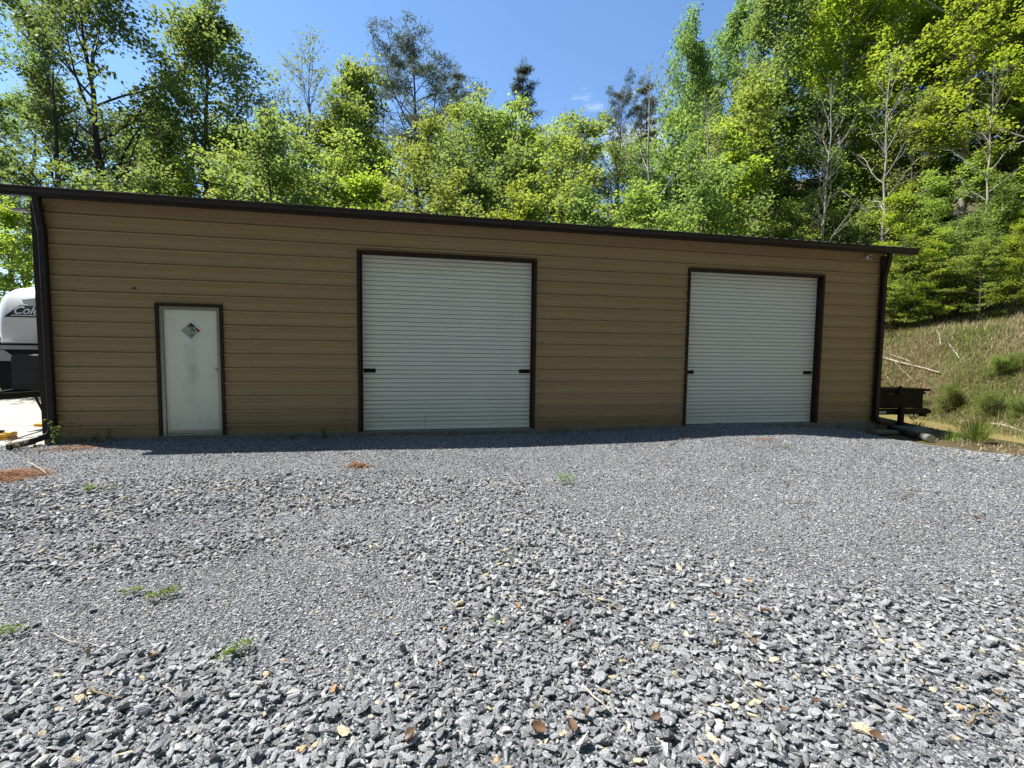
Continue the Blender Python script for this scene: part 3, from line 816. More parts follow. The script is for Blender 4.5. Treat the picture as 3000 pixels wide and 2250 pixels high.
# roll-up doors
def bay(idx, o, label):
    x0, x1, zt = o
    b = empty('roll_up_door'); b.parent = bld; b['label'] = label
    T = 0.043
    for a, c in ((x0, x0 + T), (x1 - T, x1)):
        m2 = MB(); m2.box(a, c, -0.046, 0.012, 0.001, zt); m2.build('jamb_trim', M['trim'], b)
    m2 = MB(); m2.box(x0 + T + 0.0005, x1 - T - 0.0005, -0.046, 0.012, zt - T, zt); m2.build('head_trim', M['trim'], b)
    for a, c in ((x0 + 0.01, x0 + T + 0.008), (x1 - T - 0.008, x1 - 0.01)):
        m2 = MB(); m2.box(a, c, 0.0125, 0.235, 0.0015, zt - 0.003); m2.build('jamb', M['trim'], b)
    m2 = MB(); m2.box(x0 + T + 0.009, x1 - T - 0.009, 0.0125, 0.235, zt - T - 0.012, zt - 0.004); m2.build('header', M['trim'], b)
    yc = 0.10
    # guide tracks
    for a, c in ((x0 + T + 0.0085, x0 + T + 0.03), (x1 - T - 0.03, x1 - T - 0.0085)):
        m2 = MB(); m2.box(a, c, yc - 0.045, yc - 0.022, 0.002, zt - T - 0.02); m2.build('guide_track', M['trim'], b)
    cur = empty('curtain'); cur.parent = b
    xa, xb = x0 + T + 0.014, x1 - T - 0.014
    p = 0.0762  # slats stop short of the pitch; added gaps read as dark shade lines
    secp = [(0.012, 0.0), (-0.004, 0.0012), (-0.0115, 0.008), (-0.0135, 0.032), (-0.008, 0.0345), (-0.008, 0.0375), (-0.0135, 0.040), (-0.0115, 0.062), (-0.004, 0.0682), (0.012, 0.0695)]
    vs = []
    for yy, z in secp: vs += [(xa, yc + yy, z), (xb, yc + yy, z)]
    fs = [(2 * i, 2 * i + 1, 2 * i + 3, 2 * i + 2) for i in range(len(secp) - 1)]
    sm = MB().add(vs, fs).mesh('slat', M['curtain'])
    z = 0.075; i = 0
    while z < zt - T - 0.02:
        s = bpy.data.objects.new('slat', sm); s.location = (0, 0.0012 * math.sin(i * 1.7 + idx), z); link(s, cur)
        z += p; i += 1
    m2 = MB(); m2.prism([(yc - 0.022, 0.012), (yc + 0.01, 0.012), (yc + 0.01, 0.074), (yc - 0.016, 0.074)], 'x', xa, xb); m2.build('bottom_bar', M['curtain'], b)
    m2 = MB(); m2.box(xa, xb, yc - 0.016, yc + 0.006, 0.0015, 0.0115); m2.build('bottom_seal', M['plastic'], b)
    return b, xa, xb, yc


def latch(parent, x, d, yc, z=1.05, hang=True):
    """slide bolt: d = +1 bolt shoots to the right"""
    L = empty('slide_latch'); L.parent = parent
    m2 = MB(); m2.box(x - 0.10, x + 0.10, yc - 0.020, yc - 0.0135, z - 0.036, z + 0.034); m2.build('back_plate', M['black'], L, bevel=0.002)
    m2 = MB(); m2.box(x - 0.085, x + 0.03, yc - 0.034, yc - 0.0205, z - 0.004, z + 0.03); m2.build('housing', M['black'], L, bevel=0.003)
    m2 = MB(); m2.tube([(x - 0.095 * d, yc - 0.027, z + 0.012), (x + 0.15 * d, yc - 0.027, z + 0.012)], 0.0075, 8); m2.build('bolt', M['black'], L)
    m2 = MB(); m2.tube([(x - 0.05 * d, yc - 0.034, z + 0.01), (x - 0.05 * d, yc - 0.05, z - 0.004), (x - 0.05 * d, yc - 0.05, z - 0.03)], 0.0065, 8); m2.build('handle', M['black'], L)
    m2 = MB(); m2.box(x - 0.03, x + 0.03, yc - 0.03, yc - 0.018, z - 0.022, z - 0.0045); m2.build('pull_tab', M['black'], L, bevel=0.003)


bA, xa, xb, yc = bay(0, BAYS[0], 'white ribbed roll-up door in the middle of the front wall')
latch(bA, xa + 0.125, -1, yc); latch(bA, xb - 0.125, 1, yc)
bB, xa, xb, yc = bay(1, BAYS[1], 'white ribbed roll-up door near the right end of the front wall')
latch(bB, xa + 0.10, -1, yc); latch(bB, xb - 0.14, 1, yc)


def thing(name, label, cat, loc=(0, 0, 0), rz=0.0, group=None):
    return empty(name, loc, rz, label, cat, group)


# small fittings fixed to the building
t = thing('security_camera', 'small white round security camera hung under the right end of the eave', 'camera', (9.15, -0.03, 3.46))
m_ = MB(); m_.tube([(0, 0.0, 0.075), (0, -0.02, 0.06), (0, -0.06, 0.02)], 0.008, 8); m_.box(-0.03, 0.03, -0.004, 0.004, 0.05, 0.10); m_.build('bracket', M['white'], t)
m_ = MB(); m_.tube([(0, -0.03, 0.008), (0, -0.055, 0.004), (0, -0.115, -0.008), (0, -0.118, -0.0085)], [0.03, 0.046, 0.046, 0.042], 20); shade_auto(m_.build('housing', M['white'], t))
m_ = MB(); m_.tube([(0, -0.1185, -0.0086), (0, -0.1205, -0.009)], [0.036, 0.034], 20); f_ = m_.build('lens_face', M['ink'], t)
m_ = MB()
for a in range(8):
    c_, s_2 = math.cos(a * math.pi / 4), math.sin(a * math.pi / 4); m_.tube([(0.024 * c_, -0.1207, -0.009 + 0.024 * s_2), (0.024 * c_, -0.123, -0.009 + 0.024 * s_2)], 0.005, 6)
m_.build('lamp_ring', M['grey'], t)
t = thing('wall_light', 'white solar wall light sticking out from the left wall beside the downspout', 'light', (XL - 0.03, 0.09, 2.03))
m_ = MB(); m_.prism([(-0.02, -0.04), (-0.18, -0.005), (-0.20, 0.045), (-0.02, 0.075), (0.0, 0.07), (0.0, -0.04)], 'y', -0.08, 0.08); m_.build('housing', M['white'], t, bevel=0.006)
m_ = MB(); m_.add([(-0.03, -0.07, 0.079), (-0.03, 0.07, 0.079), (-0.14, 0.07, 0.0525), (-0.14, -0.07, 0.0525)], [(0, 1, 2, 3)]); m_.build('solar_panel', M['ink'], t)
m_ = MB(); m_.add([(-0.026, -0.065, -0.0415), (-0.026, 0.065, -0.0415), (-0.124, 0.065, -0.010), (-0.124, -0.065, -0.010)], [(0, 1, 2, 3)]); m_.build('lamp_lens', M['grey'], t)
t = thing('eave_camera', 'white bullet camera on the left wall just under the gutter', 'camera', (XL - 0.03, 0.09, 3.36))
m_ = MB(); m_.tube([(0.02, 0, 0.0), (-0.12, 0, 0.03), (-0.16, -0.01, 0.035)], 0.011, 8); m_.build('bracket', M['white'], t)
m_ = MB(); m_.tube([(-0.15, 0.03, 0.06), (-0.152, 0.02, 0.06), (-0.28, -0.05, 0.03), (-0.285, -0.053, 0.028)], [0.02, 0.032, 0.032, 0.026], 14); shade_auto(m_.build('housing', M['white'], t))
t = thing('cable_stub', 'short curled cable stub poking out of the tan wall left of the walk door', 'cable', (-4.332, -0.004, 2.30))
m_ = MB(); m_.tube([(0.03, 0, 0.006), (0.03, -0.018, 0.008), (0.018, -0.026, 0.018), (0.0, -0.024, 0.016), (-0.008, -0.02, 0.0), (0.0, -0.018, -0.012), (0.012, -0.016, -0.008)], 0.0045, 6); m_.build('loop', M['wood'], t)
m_ = MB(); m_.tube([(0.035, 0.0, 0.006), (0.035, -0.012, 0.006)], [0.02, 0.014], 10); m_.build('grommet', M['ink'], t)


# ------------------------------------------------------------------ travel trailer on the pad
CX, CY = -7.3, 3.0
cz = float(H(CX, CY - 1.5)) + 0.05
t = thing('travel_trailer', 'white travel trailer with a black lower front parked left of the building', 'trailer', (CX, CY, 0))
HW = 1.12
# upper cap: rounded shell with a bowed front
def shell(z0, z1, y_front, y_back, bow, rc, rt):
    """rounded-rectangle rings from the bottom up; the front leans back towards the top"""
    rings = []
    N = 14
    for i in range(N + 1):
        u = i / N; z = z0 + (z1 - z0) * u
        lean = bow * (0.30 * (1 - u) ** 2 * 0.3 + 1.05 * max(0, u - 0.30) ** 2)
        inset = rt * (1 - math.sqrt(max(0, 1 - max(0, (z - (z1 - rt)) / rt) ** 2)))
        hw = HW - inset; yf = y_front + lean + inset * 0.6
        ring = []
        for cxn, cyn, a0 in ((hw - rc, yf + rc, -90), (hw - rc, y_back - rc, 0), (-hw + rc, y_back - rc, 90), (-hw + rc, yf + rc, 180)):
            for k_ in range(6):
                a = math.radians(a0 + 18 * k_)
                ring.append((cxn + rc * math.cos(a), cyn + rc * math.sin(a), z))
        rings.append(ring)
    n = len(rings[0]); vs = [p for r in rings for p in r]
    fs = [(i * n + j, i * n + (j + 1) % n, (i + 1) * n + (j + 1) % n, (i + 1) * n + j) for i in range(N) for j in range(n)]
    fs += [tuple(range(N * n, (N + 1) * n)), tuple(range(n - 1, -1, -1))]
    return MB().add(vs, fs)
up_ = shell(1.46, 2.68, 0.0, 5.6, 0.62, 0.22, 0.34).build('upper_shell', M['camper'], t); shade_auto(up_, 40)
m_ = MB(); m_.prism([(-HW + 0.03, 1.41), (HW - 0.03, 1.41), (HW - 0.03, 1.4595), (-HW + 0.03, 1.4595)], 'y', 0.03, 5.57); m_.build('black_band', M['black'], t)
m_ = MB(); m_.prism([(-HW + 0.01, 1.345), (HW - 0.01, 1.345), (HW - 0.01, 1.4095), (-HW + 0.01, 1.4095)], 'y', 0.0, 5.6); m_.build('grey_band', M['grey'], t, bevel=0.008)
m_ = MB(); m_.prism([(-HW + 0.02, 0.56), (HW - 0.02, 0.56), (HW - 0.02, 1.3445), (-HW + 0.02, 1.3445)], 'y', 0.02, 5.58); m_.build('lower_front', M['black'], t, bevel=0.02)
# pale flash on the lower front
m_ = MB(); m_.add([(-HW + 0.05, 0.012, 1.32), (-HW + 0.18, 0.012, 1.32), (-HW + 0.45, 0.012, 1.10), (-HW + 0.05, 0.012, 1.10)], [(0, 1, 2, 3)]); m_.build('flash_panel', M['grey'], t)
# trim bead round the cap
bead = [(-HW + 0.0, 0.25, 1.95), (-HW - 0.004, 0.20, 1.62), (-HW + 0.03, 0.05, 1.53), (-HW + 0.12, -0.004, 1.495), (-0.6, -0.012, 1.49), (0.6, -0.012, 1.49), (HW - 0.12, -0.004, 1.495), (HW - 0.03, 0.05, 1.53), (HW + 0.004, 0.20, 1.62), (HW, 0.25, 1.95)]
m_ = MB(); m_.tube(bead, 0.014, 6); shade_auto(m_.build('cap_bead', M['camper'], t), 60)


def cap_y(z):
    u = (z - 1.46) / 1.22
    return 0.62 * (0.09 * (1 - u) ** 2 + 1.05 * max(0, u - 0.30) ** 2)


def text_mesh(body, size, shear=0.0, offset=0.0):
    cu = bpy.data.curves.new('lettering', 'FONT'); cu.body = body; cu.size = size; cu.shear = shear; cu.offset = offset; cu.align_x = 'CENTER'
    ob = bpy.data.objects.new('lettering_tmp', cu); COL.objects.link(ob)
    dg = bpy.context.evaluated_depsgraph_get(); dg.update()
    me = bpy.data.meshes.new_from_object(ob.evaluated_get(dg))
    bpy.data.objects.remove(ob); bpy.data.curves.remove(cu)
    return me


# badge: dark slanted plate and script lettering wrapped on the cap
zb0, zb1 = 1.99, 2.235
def badge_poly(x_a0, x_a1, z_a, z_b, sl, off, mat, name, par):
    N = 12; vs = []
    for i in range(N + 1):
        z = z_a + (z_b - z_a) * i / N; s = sl * i / N
        vs += [(x_a0 + s, cap_y(z) - off, z), (x_a1 - s * 0.15, cap_y(z) - off, z)]
    return MB().add(vs, [(2 * i, 2 * i + 1, 2 * i + 3, 2 * i + 2) for i in range(N)]).build(name, mat, par)
plate = badge_poly(-0.92, 0.92, zb0, zb1, 0.24, 0.006, M['ink'], 'badge', t)
badge_poly(-0.80, 0.84, zb0 + 0.028, zb0 + 0.046, 0.012, 0.009, M['white'], 'underline', plate)
tm = text_mesh('Coleman', 0.30, 0.3, 0.006)
tm.materials.clear(); tm.materials.append(M['white'])
for v in tm.vertices:
    x_, y_ = v.co.x, v.co.y
    z_ = zb0 + 0.068 + y_ * 0.74
    v.co = (x_ * 0.76 - 0.36, cap_y(z_) - 0.010, z_)
lt = bpy.data.objects.new('lettering', tm); link(lt, plate)
# frame, coupler, jack and blocks
m_ = MB()
for s in (-1, 1):
    m_.sweep([(s * 0.85, 0.5, 0.51), (s * 0.05, -1.62, 0.51)], [(-0.03, -0.055), (0.03, -0.055), (0.03, 0.055), (-0.03, 0.055)])
m_.box(-HW + 0.1, HW - 0.1, 0.0, 0.06, 0.45, 0.559); m_.build('drawbar', M['black'], t)
m_ = MB(); m_.box(-0.05, 0.05, -1.75, -1.45, 0.47, 0.56); m_.build('coupler', M['black'], t, bevel=0.01)
m_ = MB(); m_.tube([(0, -1.5, cz + 0.18), (0, -1.5, 1.05)], 0.03, 12); m_.tube([(0, -1.5, 1.05), (0, -1.5, 1.16)], 0.05, 12); m_.build('jack_post', M['grey'], t)
m_ = MB(); m_.tube([(0, -1.5, cz + 0.15), (0, -1.5, cz + 0.175)], 0.09, 12); m_.build('jack_foot', M['black'], t)
# gas bottle cover
cov = MB(); N = 10
prof = [(-0.36, 0.58), (0.36, 0.58), (0.36, 1.15), (0.34, 1.21), (0.27, 1.235), (0.16, 1.225), (0.0, 1.195), (-0.16, 1.225), (-0.27, 1.235), (-0.34, 1.21), (-0.36, 1.15)]
cov.prism(prof, 'y', -0.62, -0.22); c_ = cov.build('gas_bottle_cover', M['plastic'], t, bevel=0.02)
for z in (0.78, 0.95):
    m_ = MB(); m_.box(-0.365, 0.365, -0.628, -0.615, z, z + 0.015); m_.build('moulded_rib', M['plastic'], c_)
m_ = MB(); m_.box(0.42, 0.72, -0.25, -0.03, 0.57, 0.83); m_.build('battery_box', M['plastic'], t, bevel=0.015)
m_ = MB(); m_.box(0.40, 0.54, -0.075, -0.072, 0.50, 0.545); m_.build('safety_sticker', M['grey'], t)
m_ = MB(); m_.box(0.12, 0.19, -0.70, -0.69, 0.47, 0.50); m_.build('marker_plate', M['white'], t)
m_ = MB(); m_.tube([(0.3, -0.1, 1.2), (0.42, -0.12, 0.9), (0.5, -0.1, 0.7), (0.62, -0.06, 0.62)], 0.012, 6); m_.build('power_cable', M['plastic'], t)
for s in (-1, 1):
    for yy in (3.1, 3.9):
        m_ = MB(); zg = float(H(CX + s * 0.95, CY + yy)) + 0.05
        m_.tube([(s * 0.82, yy, zg + 0.33), (s * 1.05, yy, zg + 0.33)], 0.33, 20); wh = m_.build('tyre', M['plastic'], t)
        m_ = MB(); m_.tube([(s * 0.84, yy, zg + 0.33), (s * 1.06, yy, zg + 0.33)], 0.19, 16); m_.build('rim', M['white'], wh)
    zg = float(H(CX + s * 0.95, CY + 1.1)) + 0.05
    m_ = MB(); m_.tube([(s * 0.95, 0.6, 0.56), (s * 0.98, 1.1, zg + 0.11)], 0.025, 8); m_.build('stabilizer_leg', M['black'], t)
jz = float(H(CX, CY - 1.5)) + 0.05
def block(x, y, z, lab, n=2):
    b = thing('levelling_block', lab, 'block', (x, y, z), 0.12, 'levelling blocks under the travel trailer')
    for i in range(n):
        m2 = MB(); m2.box(-0.2, 0.2, -0.14, 0.14, i * 0.07, i * 0.07 + 0.062); m2.build('pad', M['yellow'], b, bevel=0.008)
block(CX, CY - 1.5, jz, 'yellow plastic block under the jack at the nose of the travel trailer')
block(CX - 0.98, CY + 1.12, float(H(CX - 0.98, CY + 1.12)) + 0.05, 'orange yellow block on the concrete under the far stabilizer leg', 1)

# ------------------------------------------------------------------ dump trailer nose at the right end
TX, TY = 11.2, 0.9
t = thing('utility_trailer', 'black trailer with a tool box on its nose, standing in shade at the right end', 'trailer', (TX, TY, 0))
m_ = MB(); m_.box(-1.15, 0.93, -0.02, 0.50, 0.165, 0.585); bx_ = m_.build('tool_box', M['black'], t, bevel=0.012)
m_ = MB(); m_.prism([(-1.17, 0.655), (-1.17, 0.5855), (1.07, 0.5855), (1.10, 0.60), (1.07, 0.635)], 'y', -0.05, 0.53); m_.build('tool_box_lid', M['black'], bx_, bevel=0.006)
m_ = MB(); m_.box(0.12, 0.21, -0.075, -0.0505, 0.50, 0.69); m_.tube([(0.165, -0.06, 0.69), (0.165, -0.06, 0.715)], 0.025, 8); m_.build('lid_latch', M['black'], bx_, bevel=0.004)
m_ = MB(); m_.box(-0.16, 0.06, -0.0235, -0.0205, 0.49, 0.545); m_.build('maker_plate', M['weed'], bx_)
m_ = MB(); m_.box(0.93, 1.0, 0.0, 0.4, 0.50, 0.56); m_.build('box_bracket', M['black'], bx_)
m_ = MB(); m_.box(-1.2, 1.0, -0.08, 0.0, 0.02, 0.16); m_.build('front_rail', M['black'], t, bevel=0.008)
m_ = MB(); m_.box(-0.48, -0.23, -0.0835, -0.0805, 0.055, 0.105); m_.build('reflector_tape', M['white'], t)
m_ = MB(); m_.prism([(1.0, 0.03), (1.13, 0.05), (1.14, 0.09), (1.02, 0.15), (0.9, 0.155), (0.9, -0.02), (0.98, -0.05)], 'y', -0.07, 0.05); m_.build('coupler', M['black'], t, bevel=0.008)
zg = float(H(TX + 0.16, TY - 0.12))
m_ = MB(); m_.box(0.10, 0.22, -0.16, -0.085, zg + 0.012, 0.2); m_.box(0.05, 0.27, -0.22, -0.03, zg - 0.01, zg + 0.012); m_.build('jack_leg', M['black'], t, bevel=0.004)
m_ = MB()
for cxx, dd in ((0.55, 0.10), (0.62, 0.13), (0.7, 0.09)):
    m_.tube([(cxx - 0.1, -0.05, 0.03), (cxx - 0.05, -0.06, -dd * 0.6), (cxx, -0.06, -dd), (cxx + 0.06, -0.06, -dd * 0.5), (cxx + 0.12, -0.05, 0.03)], 0.009, 5)
m_.build('safety_chain', M['black'], t)
m_ = MB(); m_.box(-1.2, 0.6, 0.55, 3.9, 0.15, 0.24); m_.box(-1.2, -1.14, 0.55, 3.9, 0.241, 0.55); m_.box(0.54, 0.6, 0.55, 3.9, 0.241, 0.55); m_.build('bed', M['black'], t)
for s, xx in ((-1, -1.08), (1, 0.7)):
    m_ = MB(); zg = float(H(TX + xx, TY + 2.4)); m_.tube([(xx - 0.09, 2.4, zg + 0.3), (xx + 0.09, 2.4, zg + 0.3)], 0.3, 18); m_.build('tyre', M['plastic'], t)

# ------------------------------------------------------------------ drain pipes and boards
def corrugated(p0, p1, r, n=40, sag=0.0):
    p0, p1 = Vector(p0), Vector(p1); pts, rad = [], []
    for i in range(n + 1):
        u = i / n; pts.append(p0.lerp(p1, u) + Vector((0, 0, -sag * math.sin(u * math.pi)))); rad.append(r * (1.0 if i % 2 else 0.9))
    return MB().tube(pts, rad, 16)
p0 = on_ground(2648, 1276); p1 = on_ground(2722, 1296); r = 0.068
p0[2] = p1[2] = 0
d_ = (Vector(p1) - Vector(p0)); d_.z = 0; L_ = d_.length; ang = math.atan2(d_.y, d_.x)
zp = max(float(H(p0[0], p0[1])), float(H(p1[0], p1[1]))) + r + 0.01
t = thing('drain_pipe', 'dark corrugated drain pipe with a pale end lying at the edge of the gravel', 'pipe', (p0[0], p0[1], zp), ang)
corrugated((-0.5, 0, 0.01), (L_ * 0.25, 0, 0), r * 0.95, 26).build('black_section', M['plastic'], t)
m_ = MB(); m_.tube([(L_ * 0.2, 0, 0), (L_ * 0.24, 0, 0), (L_ * 0.52, 0, 0), (L_ * 0.53, 0, 0), (L_ * 0.56, 0, 0), (L_ * 0.57, 0, 0), (L_ * 0.9, 0, 0)], [r * 0.97, r * 1.06, r * 1.06, r * 0.98, r * 0.98, r * 1.06, r * 1.04], 20); shade_auto(m_.build('brown_section', M['corrugated'], t))
m_ = MB(); m_.tube([(L_ * 0.88, 0, 0), (L_ * 1.06, 0, 0), (L_ * 1.062, 0, 0), (L_ * 0.95, 0, 0)], [r * 1.09, r * 1.09, r * 0.95, r * 0.92], 20, caps=False); shade_auto(m_.build('end_ring', M['frame'], t))
m_ = MB(); m_.tube([(L_ * 0.951, 0, 0), (L_ * 0.95, 0, 0)], r * 0.93, 20); m_.build('bore', M['ink'], t)
zc = float(H(-5.9, -0.2))
t = thing('drain_hose', 'stub of black corrugated hose at the foot of the left downspout', 'hose', (-5.66, -0.16, 0.0))
corrugated((0.05, 0.02, -0.015), (-0.22, -0.10, zc + 0.075), 0.05, 18).build('hose', M['plastic'], t)
zb_ = float(H(9.9, -0.4))
t = thing('timber_offcut', 'weathered wooden board lying on the ground below the right downspout', 'board', (10.0, -0.35, zb_ + 0.03), -0.16)
m_ = MB(); m_.box(-0.55, 0.55, -0.07, 0.07, -0.02, 0.05); m_.build('board', M['wood'], t, bevel=0.004)
t = thing('splash_block', 'pale concrete splash block in shade beside the trailer jack', 'block', (10.75, -0.05, float(H(10.75, -0.05)) + 0.0), -0.12)
m_ = MB(); m_.prism([(-0.28, 0), (0.28, 0), (0.28, 0.09), (0.2, 0.10), (0.16, 0.06), (-0.16, 0.06), (-0.2, 0.10), (-0.28, 0.09)], 'y', -0.13, 0.16); m_.build('trough', M['slab'], t, bevel=0.005)

# ------------------------------------------------------------------ trees
def tube_np(V, F, pts, rad, n):
    """append a tube to vertex / quad lists (numpy)"""
    pts = np.asarray(pts, float); rad = np.asarray(rad, float)
    t = np.gradient(pts, axis=0); t /= np.linalg.norm(t, axis=1, keepdims=True) + 1e-9
    ref = np.array([1.0, 0.2, 0.1]) if abs(t[0][2]) > 0.8 else np.array([0, 0, 1.0])
    s = np.cross(t, ref); s /= np.linalg.norm(s, axis=1, keepdims=True) + 1e-9
    w = np.cross(t, s)
    a = np.arange(n) * 2 * math.pi / n
    ring = pts[:, None, :] + rad[:, None, None] * (s[:, None, :] * np.cos(a)[None, :, None] + w[:, None, :] * np.sin(a)[None, :, None])
    b = sum(len(v) for v in V)
    V.append(ring.reshape(-1, 3))
    m_ = len(pts)
    i = np.arange(m_ - 1)[:, None] * n; j = np.arange(n)[None, :]; j2 = (j + 1) % n
    F.append(np.stack([i + j, i + j2, i + n + j2, i + n + j], -1).reshape(-1, 4) + b)


def leaves_np(C, rs, ll, lw, up=0.6, var=None, fold=0.18, dirs=None):
    """one four-cornered leaf blade per centre"""
    n = len(C)
    nor = rs.normal(size=(n, 3)); nor /= np.linalg.norm(nor, axis=1, keepdims=True)
    nor[:, 2] = np.abs(nor[:, 2]); nor = nor + np.array([0, 0, up]); nor /= np.linalg.norm(nor, axis=1, keepdims=True)
    d = rs.normal(size=(n, 3)) if dirs is None else dirs + 0.35 * rs.normal(size=(n, 3))
    d -= nor * (d * nor).sum(1, keepdims=True); d /= np.linalg.norm(d, axis=1, keepdims=True) + 1e-9
    s = np.cross(nor, d)
    sz = rs.uniform(0.5, 1.45, (n, 1)); L = ll * sz; Wd = lw * sz
    base = C - d * L * 0.5; tip = C + d * L * 0.5 - nor * L * 0.12
    m1 = C + d * L * 0.02 + s * Wd * 0.5 + nor * Wd * fold; m2 = C + d * L * 0.02 - s * Wd * 0.5 + nor * Wd * fold
    V = np.stack([base, m1, tip, m2], 1).reshape(-1, 3)
    F = np.arange(4 * n).reshape(-1, 4)
    return V, F


def make_tree(seed, Ht, base, R, shape, nlimb, el0, el1, nsub, ncl, nleaf, ll, lw, cr, flat, r0, lean=0.03, wander=0.03, curve=0.25,
              bark='bark', leafmat='leafA', leafup=0.6, stems=1, needles=False, bare=0.0, top=True, jit=(0.4, 1.35)):
    rs = np.random.default_rng(seed)
    TV, TF, C, D = [], [], [], []
    for st_ in range(stems):
        n = 12
        zz = np.linspace(0, Ht * (1 if st_ == 0 else rs.uniform(0.7, 0.95)), n)
        la = rs.uniform(0, 6.28); lm = lean * (1 if stems == 1 else 3)
        px = np.cumsum(rs.normal(0, wander, n)) * Ht * 0.12 + math.cos(la) * lm * zz * (zz / Ht) ** 0.3
        py = np.cumsum(rs.normal(0, wander, n)) * Ht * 0.12 + math.sin(la) * lm * zz * (zz / Ht) ** 0.3
        px -= px[0]; py -= py[0]
        tr = np.stack([px, py, zz], -1)
        rr = r0 * (0.06 + 0.94 * (1 - zz / zz[-1]) ** 0.85) * (1 if stems == 1 else 0.75); rr[0] *= 1.35
        tube_np(TV, TF, tr, rr, 8)
        az = rs.uniform(0, 6.28)
        for i in range(nlimb):
            s = (i + rs.uniform(0.1, 0.9)) / nlimb
            tt = base + (0.985 - base) * s
            az += 2.4 + rs.normal(0, 0.5)
            q = tt * (n - 1); k = min(int(q), n - 2); f = q - k
            p = tr[k] * (1 - f) + tr[k + 1] * f
            rad = rr[k] * (1 - f) + rr[k + 1] * f
            L = R * shape(s) * rs.uniform(jit[0], jit[1])
            if L < 0.15: continue
            el = math.radians(el0 + (el1 - el0) * s + rs.normal(0, 8))
            d = np.array([math.cos(az) * math.cos(el), math.sin(az) * math.cos(el), math.sin(el)])
            m_ = 6; lp = [p]; dd = d.copy()
            for j in range(m_):
                dd = dd + rs.normal(0, 0.13, 3) + np.array([0, 0, curve / m_]); dd /= np.linalg.norm(dd)
                lp.append(lp[-1] + dd * L / m_)
            lp = np.array(lp)
            lr = max(0.012, min(rad * 0.55, 0.022 * L + 0.01)) * (1 - 0.85 * np.linspace(0, 1, m_ + 1))
            tube_np(TV, TF, lp, lr, 5)
            for j in range(nsub):
                u = 0.22 + 0.78 * (j + rs.uniform(0, 1)) / nsub
                q = u * m_; k2 = min(int(q), m_ - 1); f = q - k2
                sp = lp[k2] * (1 - f) + lp[k2 + 1] * f
                ld = lp[k2 + 1] - lp[k2]; ld /= np.linalg.norm(ld)
                side = np.cross(ld, [0, 0, 1.0]); side /= np.linalg.norm(side) + 1e-9
                a = rs.uniform(0.5, 1.15) * (1 if (j % 2) else -1)
                sd = ld * math.cos(a) + side * math.sin(a) + np.array([0, 0, rs.normal(0.05, 0.18)]); sd /= np.linalg.norm(sd)
                sl = max(0.25, L * 0.42 * (1.1 - 0.6 * u) * rs.uniform(0.7, 1.3))
                mid = sp + sd * sl * 0.5 + rs.normal(0, 0.05 * sl, 3); end = sp + sd * sl + np.array([0, 0, curve * 0.15 * sl]) + rs.normal(0, 0.05 * sl, 3)
                tube_np(TV, TF, [sp, mid, end], [lr[k2] * 0.5 + 0.004, lr[k2] * 0.3 + 0.004, 0.004], 3)
                if rs.random() < bare: continue
                for c in range(ncl):
                    v = 0.25 + 0.75 * (c + rs.uniform(0, 1)) / ncl
                    cc = (sp * (1 - 2 * v) + mid * 2 * v) if v < 0.5 else (mid * (2 - 2 * v) + end * (2 * v - 1))
                    nl = max(1, int(nleaf * rs.uniform(0.5, 1.4)))
                    off = np.clip(rs.normal(size=(nl, 3)), -1.7, 1.7) * np.array([cr, cr, cr * flat])
                    C.append(cc + off); D.append(np.tile(sd, (nl, 1)) if needles else off)
        if top and bare < 0.9:
            nl = nleaf * 6; off = np.clip(rs.normal(size=(nl, 3)), -1.6, 1.6) * np.array([cr * 0.8, cr * 0.8, cr * 1.8]); C.append(tr[-1] + off); D.append(off)
    V = np.concatenate(TV); F = np.concatenate(TF)
    tm_ = np_mesh('trunk', V, F, M[bark], True)
    cm = None
    if C:
        C = np.concatenate(C); D = np.concatenate(D)
        if needles:
            D = D * 0.6 + np.array([0, 0, 0.55]) + rs.normal(0, 0.5, D.shape)
        lv, lf = leaves_np(C, rs, ll, lw, leafup, dirs=D if needles else None)
        # clump-wise brightness plus leaf-wise jitter
        vv = np.clip(0.5 + 0.28 * wob(C[:, 0] * 1.0, C[:, 1] + C[:, 2] * 1.3, 1.9, seed) + rs.normal(0, 0.3, len(C)), 0, 1)
        cm = np_mesh('crown', lv, lf, M[leafmat], False, {'v': ('FACE', 'FLOAT', vv.astype(np.float32))})
    zt_ = float(np.percentile(C[:, 2], 99.7)) if (cm is not None and len(C) > 2000) else float(V[:, 2].max())
    return dict(trunk=tm_, crown=cm, H=zt_ / 1.02)


oval = lambda s: 0.35 + 0.65 * math.sin(math.pi * min(1, (s * 0.86 + 0.14))) ** 0.8
cone = lambda s: max(0.12, 1.0 - 0.92 * s) * min(1, 0.5 + 2.2 * s)
dome = lambda s: math.sqrt(max(0.02, 1 - (0.95 * s) ** 2.2))
vase = lambda s: 0.55 + 0.45 * math.sin(math.pi * (0.25 + 0.7 * s))
PR = {}
PR['poplar_a'] = make_tree(11, 19, 0.28, 3.9, oval, 36, 24, 58, 7, 3, 30, 0.16, 0.12, 0.30, 0.75, 0.23, bark='bark', leafmat='leafA')
PR['poplar_b'] = make_tree(12, 19, 0.40, 3.3, oval, 32, 30, 62, 7, 3, 30, 0.16, 0.12, 0.32, 0.8, 0.22, lean=0.05, bark='bark', leafmat='leafA')
PR['oak'] = make_tree(13, 18, 0.30, 4.8, dome, 24, 18, 60, 7, 3, 28, 0.17, 0.12, 0.27, 0.75, 0.27, lean=0.06, wander=0.07, bark='darkbark', leafmat='leafD')
